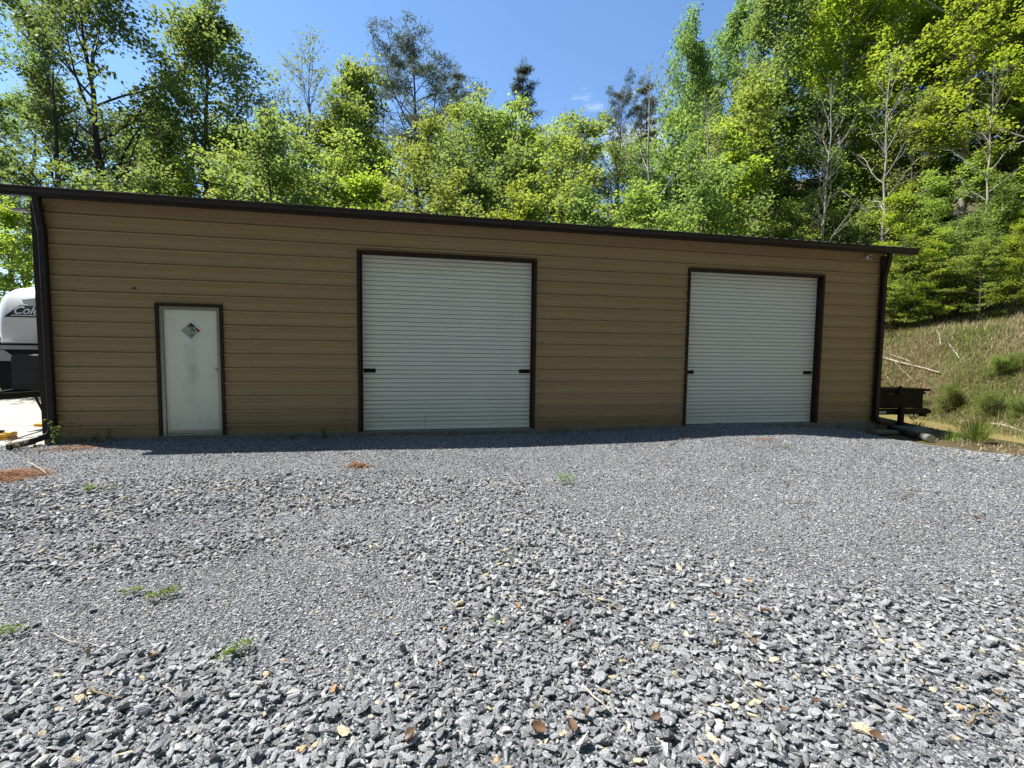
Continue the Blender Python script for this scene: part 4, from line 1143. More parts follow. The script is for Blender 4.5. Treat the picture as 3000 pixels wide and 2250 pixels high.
PR['oak_b'] = make_tree(23, 18, 0.35, 4.2, dome, 20, 25, 65, 7, 3, 28, 0.17, 0.12, 0.28, 0.7, 0.25, lean=0.10, wander=0.09, bark='darkbark', leafmat='leafD')
PR['airy'] = make_tree(14, 15, 0.36, 3.0, vase, 34, 40, 68, 7, 2, 5, 0.13, 0.07, 0.17, 0.8, 0.15, bark='bark', leafmat='leafE', wander=0.05)
PR['maple_a'] = make_tree(15, 20, 0.16, 4.6, vase, 36, 8, 48, 7, 3, 40, 0.15, 0.12, 0.34, 0.32, 0.22, bark='palebark', leafmat='leafB', leafup=1.1)
PR['maple_b'] = make_tree(16, 18, 0.14, 4.2, vase, 34, 6, 45, 7, 3, 40, 0.15, 0.12, 0.34, 0.30, 0.17, bark='palebark', leafmat='leafB', leafup=1.1, wander=0.05)
PR['under_a'] = make_tree(17, 8, 0.12, 2.7, vase, 26, 18, 55, 6, 3, 28, 0.105, 0.072, 0.20, 0.35, 0.09, bark='bark', leafmat='leafC', leafup=0.55, wander=0.06, bare=0.2)
PR['under_b'] = make_tree(18, 8.5, 0.10, 2.4, oval, 28, 25, 58, 6, 3, 28, 0.105, 0.072, 0.20, 0.4, 0.08, bark='bark', leafmat='leafB', leafup=0.55, wander=0.06, bare=0.22)
PR['under_c'] = make_tree(19, 7.5, 0.08, 2.5, vase, 11, 30, 62, 6, 3, 26, 0.10, 0.07, 0.20, 0.5, 0.07, bark='darkbark', leafmat='leafA', leafup=0.4, stems=3, bare=0.22)
PR['mid_a'] = make_tree(31, 12, 0.34, 2.5, oval, 26, 30, 62, 6, 3, 24, 0.125, 0.09, 0.24, 0.5, 0.11, bark='bark', leafmat='leafC', leafup=0.4, wander=0.06, bare=0.2)
PR['mid_b'] = make_tree(32, 12, 0.36, 2.3, vase, 24, 35, 65, 6, 3, 24, 0.125, 0.095, 0.25, 0.6, 0.11, bark='darkbark', leafmat='leafA', leafup=0.3, wander=0.07, lean=0.06, bare=0.2)
PR['mid_c'] = make_tree(33, 12, 0.36, 2.3, vase, 28, 40, 66, 6, 3, 14, 0.095, 0.06, 0.19, 0.7, 0.10, bark='bark', leafmat='leafE', leafup=0.7, wander=0.06)
PR['pine_a'] = make_tree(20, 17, 0.42, 4.8, dome, 34, 0, 42, 8, 3, 40, 0.20, 0.034, 0.20, 0.32, 0.24, curve=0.25, bark='darkbark', leafmat='needle', needles=True, wander=0.03, jit=(0.6, 1.15), bare=0.12)
PR['pine_b'] = make_tree(21, 17, 0.45, 3.3, cone, 34, 0, 28, 7, 3, 26, 0.20, 0.034, 0.20, 0.3, 0.20, curve=0.2, bark='darkbark', leafmat='needle', needles=True, wander=0.02, bare=0.15)
PR['yellow'] = make_tree(22, 13, 0.30, 3.0, oval, 26, 25, 60, 6, 3, 24, 0.17, 0.12, 0.30, 0.6, 0.14, bark='bark', leafmat='leafY')
PR['bare_a'] = make_tree(24, 14, 0.35, 2.8, vase, 22, 40, 68, 6, 1, 3, 0.13, 0.08, 0.2, 0.8, 0.13, bark='palebark', leafmat='leafE', bare=0.75, wander=0.05, top=False)
PR['bare_b'] = make_tree(25, 8, 0.10, 3.2, vase, 9, 40, 65, 6, 1, 2, 0.12, 0.08, 0.2, 0.8, 0.09, bark='bark', leafmat='leafE', bare=0.8, stems=4, lean=0.05, wander=0.05, top=False)
PR['dead'] = make_tree(26, 13, 0.38, 2.2, vase, 14, 40, 65, 5, 1, 2, 0.12, 0.08, 0.2, 0.8, 0.17, bark='darkbark', leafmat='leafD', bare=1.0, wander=0.06, top=False)
PR['shrub'] = make_tree(27, 1.6, 0.02, 0.8, dome, 10, 30, 70, 6, 3, 11, 0.05, 0.022, 0.09, 0.8, 0.012, bark='bark', leafmat='grass', stems=4, lean=0.1)
PR['shrub_b'] = make_tree(28, 1.5, 0.02, 0.9, vase, 10, 25, 65, 6, 3, 11, 0.05, 0.02, 0.10, 0.7, 0.012, bark='bark', leafmat='grass', stems=4, lean=0.12)

NAMES = {'poplar': 'poplar_tree', 'oak': 'oak_tree', 'airy': 'budding_tree', 'maple': 'maple_tree', 'under': 'understory_tree', 'pine': 'pine_tree', 'yellow': 'yellow_green_tree', 'bare': 'bare_tree', 'dead': 'dead_tree', 'shrub': 'shrub', 'mid': 'young_tree'}


def plant(proto, px, depth, top_py, label, wscale=1.0, rz=None, group=None, sink=0.15, cat='tree', pos=None, height=None):
    p = at_depth(px, 1050, depth) if pos is None else np.array(pos)
    zg = float(H(p[0], p[1])) - sink
    if height is None:
        height = at_depth(px, top_py, depth)[2] - zg
    P_ = PR[proto]; sz = height / (P_['H'] * 1.02)
    sxy = sz * wscale
    key = proto.split('_')[0]
    t_ = thing(NAMES[key], label, cat, (p[0], p[1], zg), rng.uniform(0, 6.28) if rz is None else rz, group)
    t_.scale = (sxy, sxy, sz)
    for nm in ('trunk', 'crown'):
        if P_[nm] is None: continue
        link(bpy.data.objects.new(nm, P_[nm]), t_)
    return t_


# --- the ones that stand out against the sky, left to right
plant('oak_b', 40, 21, 60, 'dark leafy oak cut by the left edge of the picture', 0.95, 0.4)
plant('dead', 150, 19, 150, 'bare dead trunk with broken limbs between two dark oaks at left', 1.0, 1.0)
plant('oak', 290, 20, -140, 'tallest dark oak at the upper left with a heavy leaning crown', 0.92, 2.2)
plant('oak_b', 165, 24, -60, 'dark oak behind the dead trunk at the upper left', 0.7, 3.9)
plant('poplar_a', 612, 23, 5, 'tall rounded tulip poplar standing alone above the walk door', 1.05, 0.7)
plant('poplar_b', 545, 25, 330, 'shorter poplar tucked against the lone tall poplar above the walk door', 0.85, 1.7)
plant('airy', 890, 24, 135, 'pale thin leaved tree with sky showing through it, left of the broad pine', 1.05, 1.1)
plant('yellow', 1040, 27, 215, 'yellow green tree leaning out beside the broad pine', 0.8, 2.5)
plant('pine_a', 1225, 31, 155, 'broad dark pine with a domed crown above the middle of the roof', 1.15, 0.3)
plant('pine_b', 1330, 33, 235, 'thin pine on the right shoulder of the broad pine', 0.75, 2.0)
plant('pine_b', 1512, 34, 222, 'small pointed pine standing alone against the sky', 0.95, 1.3)
plant('pine_a', 1795, 30, 262, 'ragged dark pine left of the tall poplars', 0.52, 4.0)
plant('pine_b', 1880, 31, 270, 'slim pine partly hidden by a leafless tree', 0.8, 4.4)
plant('bare_a', 1905, 22, 190, 'nearly leafless pale tree in front of the slim pine', 0.85, 0.2)
plant('poplar_a', 2010, 27, 85, 'left of the two tall poplars at the edge of the blue sky', 0.62, 2.9)
plant('poplar_b', 2190, 25, -40, 'right of the two tall poplars, its top cut by the picture', 0.95, 4.6)
plant('poplar_a', 2110, 29, 20, 'blue green poplar between the two tall ones', 0.6, 5.0)
plant('maple_a', 2420, 27, -180, 'bright maple just right of the patch of sky', 0.95, 1.2)
plant('maple_b', 2560, 25, -260, 'slender pale trunked maple above the right end of the roof', 0.85, 2.8)
plant('maple_a', 2800, 22, -420, 'big pale trunked maple near the upper right corner', 0.9, 5.2)
plant('maple_b', 3010, 22, -300, 'yellow green maple cut by the right edge of the picture', 0.95, 0.5)
plant('maple_b', 2680, 28, -250, 'maple between the pale trunk and the slender maple up the slope', 1.0, 4.0)
plant('maple_a', 2930, 25, -300, 'dark backed maple high on the slope in the upper right corner', 1.0, 3.0)
for px, dp, ty, mk in [(760, 21, 300, 'right of the lone tall poplar'), (1330, 20, 350, 'over the middle door'), (1690, 21, 380, 'between the two big doors'), (2050, 20, 300, 'below the tall poplars'), (2385, 20, 260, 'above the right-hand door'), (2575, 19, 150, 'above the right roof end'), (2870, 18.5, 200, 'near the upper right corner')]:
    plant('bare_a', px, dp, ty, 'thin pale trunked tree with few leaves ' + mk, 0.75, None, 'thin pale trunked trees')
plant('bare_b', 2262, 19.5, 440, 'leafless many stemmed tree fanning out above the right roll-up door', 1.0, 0.0)

# --- lower layer behind the roof, left to right
low = [('under_b', 20, 17.5, 575), ('under_a', 240, 18.5, 535), ('under_c', 420, 17.5, 505), ('under_b', 560, 19.5, 495), ('under_a', 720, 18.5, 425), ('under_c', 850, 18, 395), ('under_a', 960, 20, 385), ('under_b', 1120, 18.5, 495), ('under_a', 1255, 17.5, 465), ('under_c', 1390, 19.5, 430), ('under_b', 1500, 18, 550), ('under_a', 1640, 19.5, 445), ('under_c', 1760, 18, 555), ('under_b', 1560, 24, 435), ('under_a', 1890, 18.5, 525), ('under_c', 2030, 18, 465), ('under_b', 2120, 20.5, 395), ('under_a', 2330, 20.5, 565), ('under_c', 2470, 21, 615), ('under_b', 2620, 18.5, 555), ('under_a', 2750, 19.5, 475), ('under_c', 2880, 18.5, 535), ('under_a', 2660, 17.6, 700), ('under_b', 2960, 18.4, 620), ('under_c', 2800, 17.5, 640), ('under_b', 2880, 17.0, 700), ('under_c', 3040, 17.0, 640), ('under_a', 2980, 20, 515), ('under_b', 2300, 26, 495), ('under_c', 2490, 25, 525), ('under_b', 2650, 26, 445), ('under_a', 2590, 18.2, 720), ('under_b', 2730, 18.0, 680), ('under_a', 2840, 17.4, 720), ('under_a', 2940, 17.0, 700), ('under_a', 2920, 20, 560), ('under_b', 3010, 18.8, 570), ('under_c', 2400, 24, 480), ('under_a', 3060, 20.5, 480), ('under_a', 2860, 16.2, 690), ('under_b', 2960, 15.6, 650), ('under_a', 3055, 15.4, 640), ('under_b', 2700, 17.2, 700)]
mark_ = ['behind the parked travel trailer', 'behind the left end of the gutter', 'over the left wall end', 'above the walk door', 'just right of the walk door',
         'left of the middle door', 'over the left edge of the middle door', 'over the left half of the middle door', 'over the centre of the middle door', 'over the right half of the middle door',
         'over the right edge of the middle door', 'between the two big doors', 'left of the right-hand door', 'farther back, under the lone small pine', 'under the leafless pale tree',
         'over the left edge of the right-hand door', 'behind, at the foot of the tall poplars', 'right of the many stemmed tree', 'just above the right end of the roof', 'at the top of the bank by the roof corner', 'under the big pale trunk', 'left of the picture edge, up the slope', 'at the top of the bank beside the right downspout', 'at the right edge on top of the bank', 'in the middle of the bank top', 'low on the bank top, second from the right edge', 'spilling in from the right edge', 'up the slope under the corner maple', 'up the slope behind the many stemmed tree', 'up the slope over the right roof end', 'up the slope left of the big pale trunk', 'with boughs hanging low behind the right downspout', 'with boughs hanging over the level log', 'with low boughs right of the level log', 'with low boughs above the bleached log at the right edge', 'higher up between the big pale trunk and the right edge', 'higher up at the right edge', 'up the slope right of the many stemmed tree', 'just outside the right edge up the slope', 'leaning out over the bank near the right edge', 'leaning out over the bank, nearest the right edge', 'leaning in over the bank from outside the right edge', 'leaning out over the bank near the roof corner']
kind_ = {'under_a': 'layered bright green sapling', 'under_b': 'bushy green understory tree', 'under_c': 'many stemmed green thicket tree'}
for (pr, px, dp, ty), mk in zip(low, mark_):
    plant(pr, px, dp, ty, kind_[pr] + ' ' + mk, 1.15 if ty < 600 else 1.3, None, 'understory trees behind the building')
mids = [('mid_b', 60, 26, 430, 'at the far left above the gutter end'), ('mid_b', 330, 24, 400, 'between the tall dark oak and the lone poplar'), ('mid_b', 480, 24, 330, 'close left of the lone tall poplar'), ('mid_a', 705, 23, 325, 'right of the lone tall poplar'), ('mid_c', 790, 25, 300, 'left of the pale thin leaved tree'), ('mid_a', 930, 24, 285, 'in front of the pale thin leaved tree'), ('mid_b', 1015, 26, 335, 'below the yellow green leaning tree'), ('mid_a', 1105, 24, 390, 'below the left side of the broad pine'), ('mid_a', 1215, 22, 378, 'below the trunk of the broad pine'), ('mid_b', 1315, 25, 392, 'below the right side of the broad pine'), ('mid_b', 1398, 23, 330, 'right of the broad pine'), ('mid_a', 1440, 26, 318, 'left of the small pointed pine'), ('mid_a', 1535, 24, 345, 'below the small pointed pine'), ('mid_a', 1635, 23, 338, 'right of the small pointed pine'), ('mid_a', 1700, 25, 365, 'in the dip of the skyline'), ('mid_c', 1785, 24, 425, 'below the ragged pine'), ('mid_b', 1862, 26, 430, 'behind the nearly leafless tree'), ('mid_b', 1985, 23, 335, 'below the left tall poplar'), ('mid_a', 2085, 22, 295, 'below the gap between the tall poplars'), ('mid_a', 2165, 24, 235, 'below the right tall poplar'), ('mid_b', 2340, 24, 300, 'right of the many stemmed tree'), ('mid_a', 2490, 23, 255, 'above the right roof corner'), ('mid_a', 2610, 22, 330, 'just past the right roof corner'), ('mid_b', 2720, 23, 260, 'left of the big pale trunk'), ('mid_a', 2900, 22, 200, 'right of the big pale trunk'), ('mid_a', 2990, 19.5, 420, 'at the right edge halfway up')]
mw = {'mid_a': 'bright green young tree', 'mid_b': 'darker green young tree', 'mid_c': 'pale thin leaved young tree'}
for pr, px, dp, ty, mk in mids:
    plant(pr, px, dp, ty, mw[pr] + ' ' + mk, 1.05, None, 'young trees behind the building')
# --- the wood behind, filling the gaps
fill = [('oak', 90, 33, 330), ('poplar_b', 380, 36, 380), ('oak_b', 470, 30, 420), ('maple_b', 700, 33, 400), ('poplar_a', 800, 36, 350), ('maple_a', 1000, 34, 410), ('oak', 1130, 38, 430),
        ('maple_b', 1290, 37, 430), ('poplar_b', 1430, 36, 350), ('maple_a', 1580, 38, 400), ('oak', 1700, 36, 430), ('maple_b', 1830, 37, 420), ('maple_a', 1960, 32, 330), ('poplar_b', 2060, 36, 260), ('oak_b', 2250, 31, 120),
        ('oak', 2370, 32, 0), ('maple_a', 2500, 34, -60), ('oak_b', 2620, 30, -120), ('oak', 2760, 31, -200), ('maple_b', 2880, 33, -200), ('oak_b', 2990, 28, -200), ('oak', 3100, 22, -300), ('maple_a', 3130, 18, -200)]
deep = ['past the dark oaks at the far left', 'left of the lone tall poplar', 'right behind the lone tall poplar', 'just right of the lone poplar', 'right behind the pale thin leaved tree', 'left of the broad pine', 'behind the broad pine',
        'just right of the broad pine', 'left of the small pointed pine', 'right of the small pointed pine', 'left of the ragged pine', 'behind the ragged pine', 'behind the nearly leafless tree', 'between the two tall poplars', 'right of the tall poplars',
        'behind the bright maple by the sky patch', 'right of the bright maple', 'behind the slender pale trunk', 'left of the big pale trunk', 'right of the big pale trunk', 'in the upper right corner', 'just outside the upper right corner', 'outside the right edge of the picture']
word = {'oak': 'dark oak', 'oak_b': 'dark leaning oak', 'poplar_a': 'green poplar', 'poplar_b': 'green poplar', 'maple_a': 'yellow green maple', 'maple_b': 'yellow green maple'}
for i, (pr, px, dp, ty) in enumerate(fill):
    plant(pr, px, dp, ty, word[pr] + ' deep in the wood ' + deep[i], 1.1, None, 'trees deep in the wood')

# --- the wood carries on round the yard behind the viewer
ring = [(-27, -11), (-24, -18), (-18, -21), (-12, -20), (-6, -21), (0, -20), (6, -21), (12, -20), (18, -19), (23, -14), (-15, -29), (-5, -29), (5, -29), (15, -29)]
for i, (x_, y_) in enumerate(ring):
    plant(['maple_a', 'oak', 'poplar_a', 'maple_b', 'poplar_b'][i % 5], 0, 0, 0, 'tree at the edge of the clearing outside the picture', 1.2, None, 'trees outside the picture', pos=(x_, y_, 0), height=24 + (i * 37 % 50) / 10)


# ------------------------------------------------------------------ the bank
def hit(px, py, t0=3.0, t1=40.0):
    """where the line of sight through a picture point meets the ground"""
    d = ray(px, py); ts = np.linspace(t0, t1, 3000)
    P_ = CAM[None] + d[None] * ts[:, None]
    u = P_[:, 2] < H(P_[:, 0], P_[:, 1])
    return P_[np.argmax(u)] if u.any() else P_[-1]


def pix(P_):
    d = P_ - CAM; z = d @ FW
    return 1500 + F_PX * (d @ RT) / z, 1125 - F_PX * (d @ UP) / z, z


def blades(name, n, region, hl, wd, mat, seed, label, lean=0.45, keep=None):
    rs = np.random.default_rng(seed)
    x = rs.uniform(region[0], region[1], n); y = rs.uniform(region[2], region[3], n)
    k_ = np.ones(n, bool) if keep is None else keep(x, y, rs)
    x, y = x[k_], y[k_]; n = len(x)
    z = H(x, y)
    L = rs.uniform(hl[0], hl[1], n); a = rs.uniform(0, 6.28, n); le = np.abs(rs.normal(0, lean, n))
    d = np.stack([np.cos(a) * np.sin(le), np.sin(a) * np.sin(le), np.cos(le)], -1)
    s = np.stack([-np.sin(a + rs.normal(0, 0.8, n)), np.cos(a), np.zeros(n)], -1)
    B = np.stack([x, y, z - 0.01], -1); w = (wd * rs.uniform(0.6, 1.3, n))[:, None]
    mid = B + d * L[:, None] * 0.55; tip = B + d * L[:, None] * 0.95 + np.stack([np.cos(a), np.sin(a), -0.4 * np.ones(n)], -1) * (L * le * 0.35)[:, None]
    V = np.stack([B - s * w * 0.4, mid - s * w * 0.5, tip, mid + s * w * 0.5], 1).reshape(-1, 3)
    vv = np.clip(0.5 + 0.3 * wob(x, y, 2.3, seed) + rs.normal(0, 0.22, n), 0, 1).astype(np.float32)
    o = bpy.data.objects.new(name, np_mesh(name, V, np.arange(4 * n).reshape(-1, 4), M[mat], False, {'v': ('FACE', 'FLOAT', vv)}))
    link(o); return tag(o, label, 'grass', kind='stuff')


gk = lambda th, ph: (lambda x, y, rs: (x - 0.4 * np.clip(y, -2, 5) > 13.35) & (wob(x, y, 0.9, ph) * 0.6 + wob(x, y, 2.6, ph + 1) * 0.4 + rs.normal(0, 0.25, len(x)) > th))
blades('grass', 90000, (13.0, 20.5, -4, 10), (0.08, 0.30), 0.018, 'grass', 41, 'green grass and weeds growing over the clay bank', keep=gk(0.12, 0.5))
blades('dry_grass', 95000, (13.0, 20.5, -4, 10), (0.10, 0.38), 0.014, 'straw', 42, 'bleached dry grass lying over the clay bank', 0.95, keep=gk(-0.35, 2.7))
blades('verge_grass', 16000, (-24, -14.4, 3, 24), (0.08, 0.3), 0.03, 'grass', 43, 'strip of green grass beyond the concrete driveway')
blades('litter', 5000, (9.6, 13.2, -4.5, 0.5), (0.05, 0.16), 0.02, 'straw', 44, 'pale leaf litter strewn on the mud beside the puddle', 1.35, keep=lambda x, y, rs: (x > gravel_edge(y) + 0.1) & (x - 0.4 * np.clip(y, -2, 5) < 12.6) & (rs.random(len(x)) < np.clip((-y - 0.2) * 0.5, 0.05, 1)))


def log(pts, r, name, label, mat='deadwood', lift=0.0, twigs=0, seed=0, group=None, taper=0.35):
    rs = random.Random(seed)
    W_ = [Vector(hit(*p)) for p in pts]
    loc = W_[0].copy()
    Q = []
    for a, b in zip(W_[:-1], W_[1:]):
        for i in range(4): Q.append(a.lerp(b, i / 4))
    Q.append(W_[-1])
    n = len(Q)
    Q = [q + Vector((rs.uniform(-1, 1), rs.uniform(-1, 1), 0)) * r * 0.5 + Vector((0, 0, r * 0.8 + lift * math.sin(math.pi * i / (n - 1)) + 0.04)) for i, q in enumerate(Q)]
    r = r * 0.72
    t_ = thing(name, label, 'branch', loc, 0, group)
    m2 = MB(); m2.tube([q - loc for q in Q], [r * (1 - taper * 2 * abs(i / (n - 1) - 0.35)) for i in range(n)], 7)
    shade_auto(m2.build('stem', M[mat], t_), 70)
    for k_ in range(twigs):
        a = Q[rs.randrange(1, n - 1)] - loc
        L = r * rs.uniform(5, 12); d = Vector((rs.uniform(-1, 1), rs.uniform(-1, 0.4), rs.uniform(0.1, 0.8))).normalized()
        m2 = MB(); m2.tube([a, a + d * L * 0.5 + Vector((0, 0, 0.02)), a + d * L], [r * 0.4, r * 0.28, r * 0.1], 5); m2.build('side_twig', M[mat], t_)
    return t_


log([(2575, 1052), (2660, 1075), (2757, 1100)], 0.055, 'fallen_log', 'longest pale fallen log sloping down the clay bank', twigs=2, seed=1)
log([(2608, 1044), (2645, 1057), (2677, 1070)], 0.035, 'fallen_branch', 'short bleached branch lying just above the longest log', seed=2)
log([(2622, 1066), (2645, 1092), (2680, 1126)], 0.028, 'fallen_branch', 'thin bleached branch running down from the longest log', twigs=1, seed=3)
log([(2634, 965), (2700, 958), (2765, 951), (2822, 941)], 0.055, 'fallen_log', 'grey fallen log lying level along the top of the bank', twigs=3, seed=4)
log([(2736, 948), (2746, 980), (2757, 1018)], 0.045, 'fallen_branch', 'pale branch hanging down from the level log', twigs=1, seed=5)
log([(2778, 1012), (2793, 1030), (2811, 1057)], 0.04, 'fallen_branch', 'forked stub of pale wood in the middle of the bank', twigs=3, seed=6)
log([(2940, 900), (2970, 914), (3010, 934)], 0.055, 'fallen_log', 'bleached log at the right edge on top of the bank', twigs=4, seed=7)
log([(2573, 1074), (2592, 1097), (2615, 1132)], 0.02, 'exposed_root', 'curved pale root hanging in the clay beside the right downspout', seed=8)
log([(2893, 1250), (2940, 1262), (3010, 1280)], 0.045, 'driftwood', 'pale slab of driftwood at the edge of the puddle', lift=0.06, seed=9)
log([(2925, 1245), (2950, 1256), (2972, 1268)], 0.03, 'driftwood', 'short dark stick leaning on the driftwood by the puddle', 'wood', lift=0.05, seed=10)
log([(2690, 1190 - 230), (2660, 940), (2640, 930)], 0.03, 'fallen_branch', 'small broken limb among leaves near the roof corner', twigs=2, seed=11)

for i, (px, py, h_, pr, lab, ws) in enumerate([
        (2775, 1214, 1.2, 'shrub', 'leafy green shrub at the waterline behind the trailer tool box', 1.0), (2895, 1228, 1.1, 'shrub_b', 'spreading green shrub right of the puddle', 1.0),
        (2985, 1222, 0.7, 'shrub_b', 'low shrub at the right edge beside the puddle', 1.1), (2930, 1110, 0.9, 'shrub', 'dark green shrub halfway up the bank at the right edge', 1.3),
        (2985, 1090, 0.8, 'shrub_b', 'green clump beside the right edge, halfway up the bank', 1.4), (2690, 1205, 0.7, 'shrub_b', 'low shrub just behind the nose of the trailer', 1.1),
        (2620, 975, 1.1, 'shrub', 'shrub beside the level log near the roof corner', 1.2)]):
    p = hit(px, py)
    plant(pr, 0, 0, 0, lab, ws, None, 'shrubs on the bank', 0.03, 'shrub', pos=p, height=h_ * 0.8)


def tuft(px, py, h_, n, r, label, mat='grass', lean=0.5, w=0.012, name='grass_tuft', cat='grass', on=None, group=None):
    rs = np.random.default_rng(int(px + py)); p = (hit(px, py) if on is None else np.array(on))
    a = rs.uniform(0, 6.28, n); rr = r * np.sqrt(rs.random(n)); le = np.abs(rs.normal(0, lean, n)) * (0.4 + rr / r); L = h_ * rs.uniform(0.5, 1.1, n)
    B = np.stack([np.cos(a) * rr, np.sin(a) * rr, np.zeros(n) - 0.01], -1)
    d = np.stack([np.cos(a) * np.sin(le), np.sin(a) * np.sin(le), np.cos(le)], -1)
    s = np.stack([-np.sin(a), np.cos(a), np.zeros(n)], -1); ww = w * rs.uniform(0.6, 1.3, (n, 1))
    mid = B + d * L[:, None] * 0.6; tip = B + d * L[:, None] + np.stack([np.cos(a), np.sin(a), -0.6 * np.ones(n)], -1) * (L * le * 0.3)[:, None]
    V = np.stack([B - s * ww * 0.4, mid - s * ww * 0.5, tip, mid + s * ww * 0.5], 1).reshape(-1, 3)
    o = bpy.data.objects.new(name, np_mesh(name, V, np.arange(4 * n).reshape(-1, 4), M[mat], False, {'v': ('FACE', 'FLOAT', rs.random(n).astype(np.float32))}))
    o.location = p; link(o); return tag(o, label, cat, group)


tuft(2857, 1296, 0.55, 260, 0.14, 'tall green grass tuft at the edge of the puddle')
tuft(2786, 1292, 0.28, 70, 0.10, 'small grass tuft between the drain pipe and the tall tuft')
tuft(2690, 1258, 0.25, 60, 0.10, 'dark grass tuft in the shade in front of the puddle')
tuft(2672, 955, 0.9, 26, 0.2, 'dry straw stalks standing beside the level log', 'straw', 0.25, 0.02)
tuft(2612, 950, 0.9, 14, 0.35, 'thin dead stems standing by the right downspout on the bank', 'straw', 0.2, 0.015)


# ------------------------------------------------------------------ loose stones
STONES = []
for k_ in range(14):
    rs = np.random.default_rng(900 + k_)
    pts = rs.normal(size=(15, 3)); pts /= np.linalg.norm(pts, axis=1, keepdims=True)
    pts = np.sign(pts) * np.abs(pts) ** 0.75
    pts *= np.array([1.0, rs.uniform(0.55, 0.85), rs.uniform(0.26, 0.52)]) * rs.uniform(0.75, 1.0, (15, 1))
    pts[:, 0] += pts[:, 1] * rs.uniform(-0.4, 0.4)
    bm = bmesh.new()
    for p in pts: bm.verts.new(p)
    r_ = bmesh.ops.convex_hull(bm, input=bm.verts)
    bmesh.ops.delete(bm, geom=[v for v in bm.verts if not v.link_faces], context='VERTS')
    me = bpy.data.meshes.new('stone'); bm.to_mesh(me); bm.free(); me.materials.append(M['stone'])
    STONES.append(me)

ELL = [(0.45, -4.75, 1.25, 0.95), (2.3, -6.35, 2.6, 0.62), (-2.7, -3.05, 2.7, 0.85), (-0.1, -3.25, 1.5, 0.5), (0.2, -6.6, 3.5, 0.75), (-1.9, -6.0, 1.3, 0.35), (-2.3, -4.4, 1.1, 0.4), (9.0, -2.75, 0.9, 0.5), (1.2, -5.6, 1.3, 0.6)]
FINE = [(-1.0, -5.15, 1.0, 0.42), (-0.35, -5.45, 0.35, 0.25)]


def coarse(x, y):
    c = np.zeros_like(x)
    for a, b, rx, ry in ELL:
        c = np.maximum(c, 1.5 - np.sqrt(((x - a) / rx) ** 2 + ((y - b) / ry) ** 2))
    for a, b, rx, ry in FINE:
        c = c - 0.9 * np.clip(1.4 - np.sqrt(((x - a) / rx) ** 2 + ((y - b) / ry) ** 2), 0, 1)
    return np.clip(c + 0.22 * wob(x, y, 3.1, 0.4) + 0.12 * wob(x, y, 7.3, 1.4), 0, 1)


def in_view(x, y, mg=260):
    P_ = np.stack([x, y, H(x, y)], -1); px, py, z = pix(P_)
    return (z > 0.3) & (px > -mg) & (px < 3000 + mg) & (py < 2250 + mg) & yard_keep(x, y)


rs = np.random.default_rng(77)
def jgrid(x0, x1, y0, y1, s):
    X, Y = np.meshgrid(np.arange(x0, x1, s), np.arange(y0, y1, s))
    x = X.ravel() + rs.uniform(-0.6, 0.6, X.size) * s; y = Y.ravel() + rs.uniform(-0.6, 0.6, X.size) * s
    return x, y


sx_, sy_, ss_, sl_ = [], [], [], []
def tier(x0, x1, y0, y1, s, smin, smax, prob, lift):
    x, y = jgrid(x0, x1, y0, y1, s)
    k_ = in_view(x, y); x, y = x[k_], y[k_]
    k_ = rs.random(len(x)) < prob(x, y); x, y = x[k_], y[k_]
    sz = smin + (smax - smin) * rs.random(len(x)) ** 1.8
    if smax > 0.05: sz = sz * (0.62 + 0.38 * np.clip(coarse(x, y) * 1.3, 0, 1))
    sx_.append(x); sy_.append(y); ss_.append(sz); sl_.append(lift * sz)
tier(-6, 10.2, -7.4, -2.0, 0.030, 0.024, 0.057, lambda x, y: np.clip((coarse(x, y) - 0.12) * 1.15, 0.02, 1), 0.10)
tier(-6, 10.2, -7.4, -2.0, 0.050, 0.030, 0.068, lambda x, y: np.clip((coarse(x, y) - 0.35) * 1.1, 0.004, 0.8), 0.34)
tier(-9, 10.2, -7.4, -3.6, 0.019, 0.012, 0.026, lambda x, y: 0.82 - 0.8 * coarse(x, y), 0.12)
tier(-9, 10.2, -3.6, -0.05, 0.030, 0.016, 0.034, lambda x, y: 0.75 + 0 * x, 0.12)
tier(-8, -5.5, -0.05, 1.9, 0.035, 0.016, 0.034, lambda x, y: 0.7 + 0 * x, 0.12)
tier(-3.2, 4.5, -7.3, -4.4, 0.0115, 0.006, 0.013, lambda x, y: np.clip(0.85 - 0.95 * coarse(x, y), 0, 1), 0.2)
tier(-9, 10.2, -7.4, -0.05, 0.16, 0.025, 0.045, lambda x, y: 0.35 + 0 * x, 0.2)
tier(-5, 1.4, -6.8, -2.2, 0.050, 0.018, 0.052, lambda x, y: 0.62 + 0 * x, 0.22)
tier(1.0, 7.5, -6.4, -2.6, 0.075, 0.016, 0.040, lambda x, y: 0.45 + 0 * x, 0.22)
X_ = np.concatenate(sx_); Y_ = np.concatenate(sy_); S_ = np.concatenate(ss_); LZ = np.concatenate(sl_)
N_ = len(X_)
Z_ = H(X_, Y_) + 0.018 + LZ + 0.12 * S_ * rs.random(N_)
rot = np.stack([rs.normal(0, 0.28, N_), rs.normal(0, 0.28, N_), rs.uniform(0, 6.28, N_)], -1)
big = S_ > 0.028
steep = big & (rs.random(N_) < 0.25); rot[steep, :2] *= 2.6
scl = (S_ * 0.5)[:, None] * rs.uniform(0.8, 1.2, (N_, 3)) * np.stack([rs.uniform(0.95, 1.35, N_), np.ones(N_), rs.uniform(0.7, 1.1, N_)], -1)
g = np.clip(rs.normal(0.205, 0.062, N_), 0.06, 0.42)
sm_ = S_ < 0.034; g = np.where(sm_, np.clip(rs.normal(0.20, 0.11, N_), 0.035, 0.55), g)
g = g * 1.07
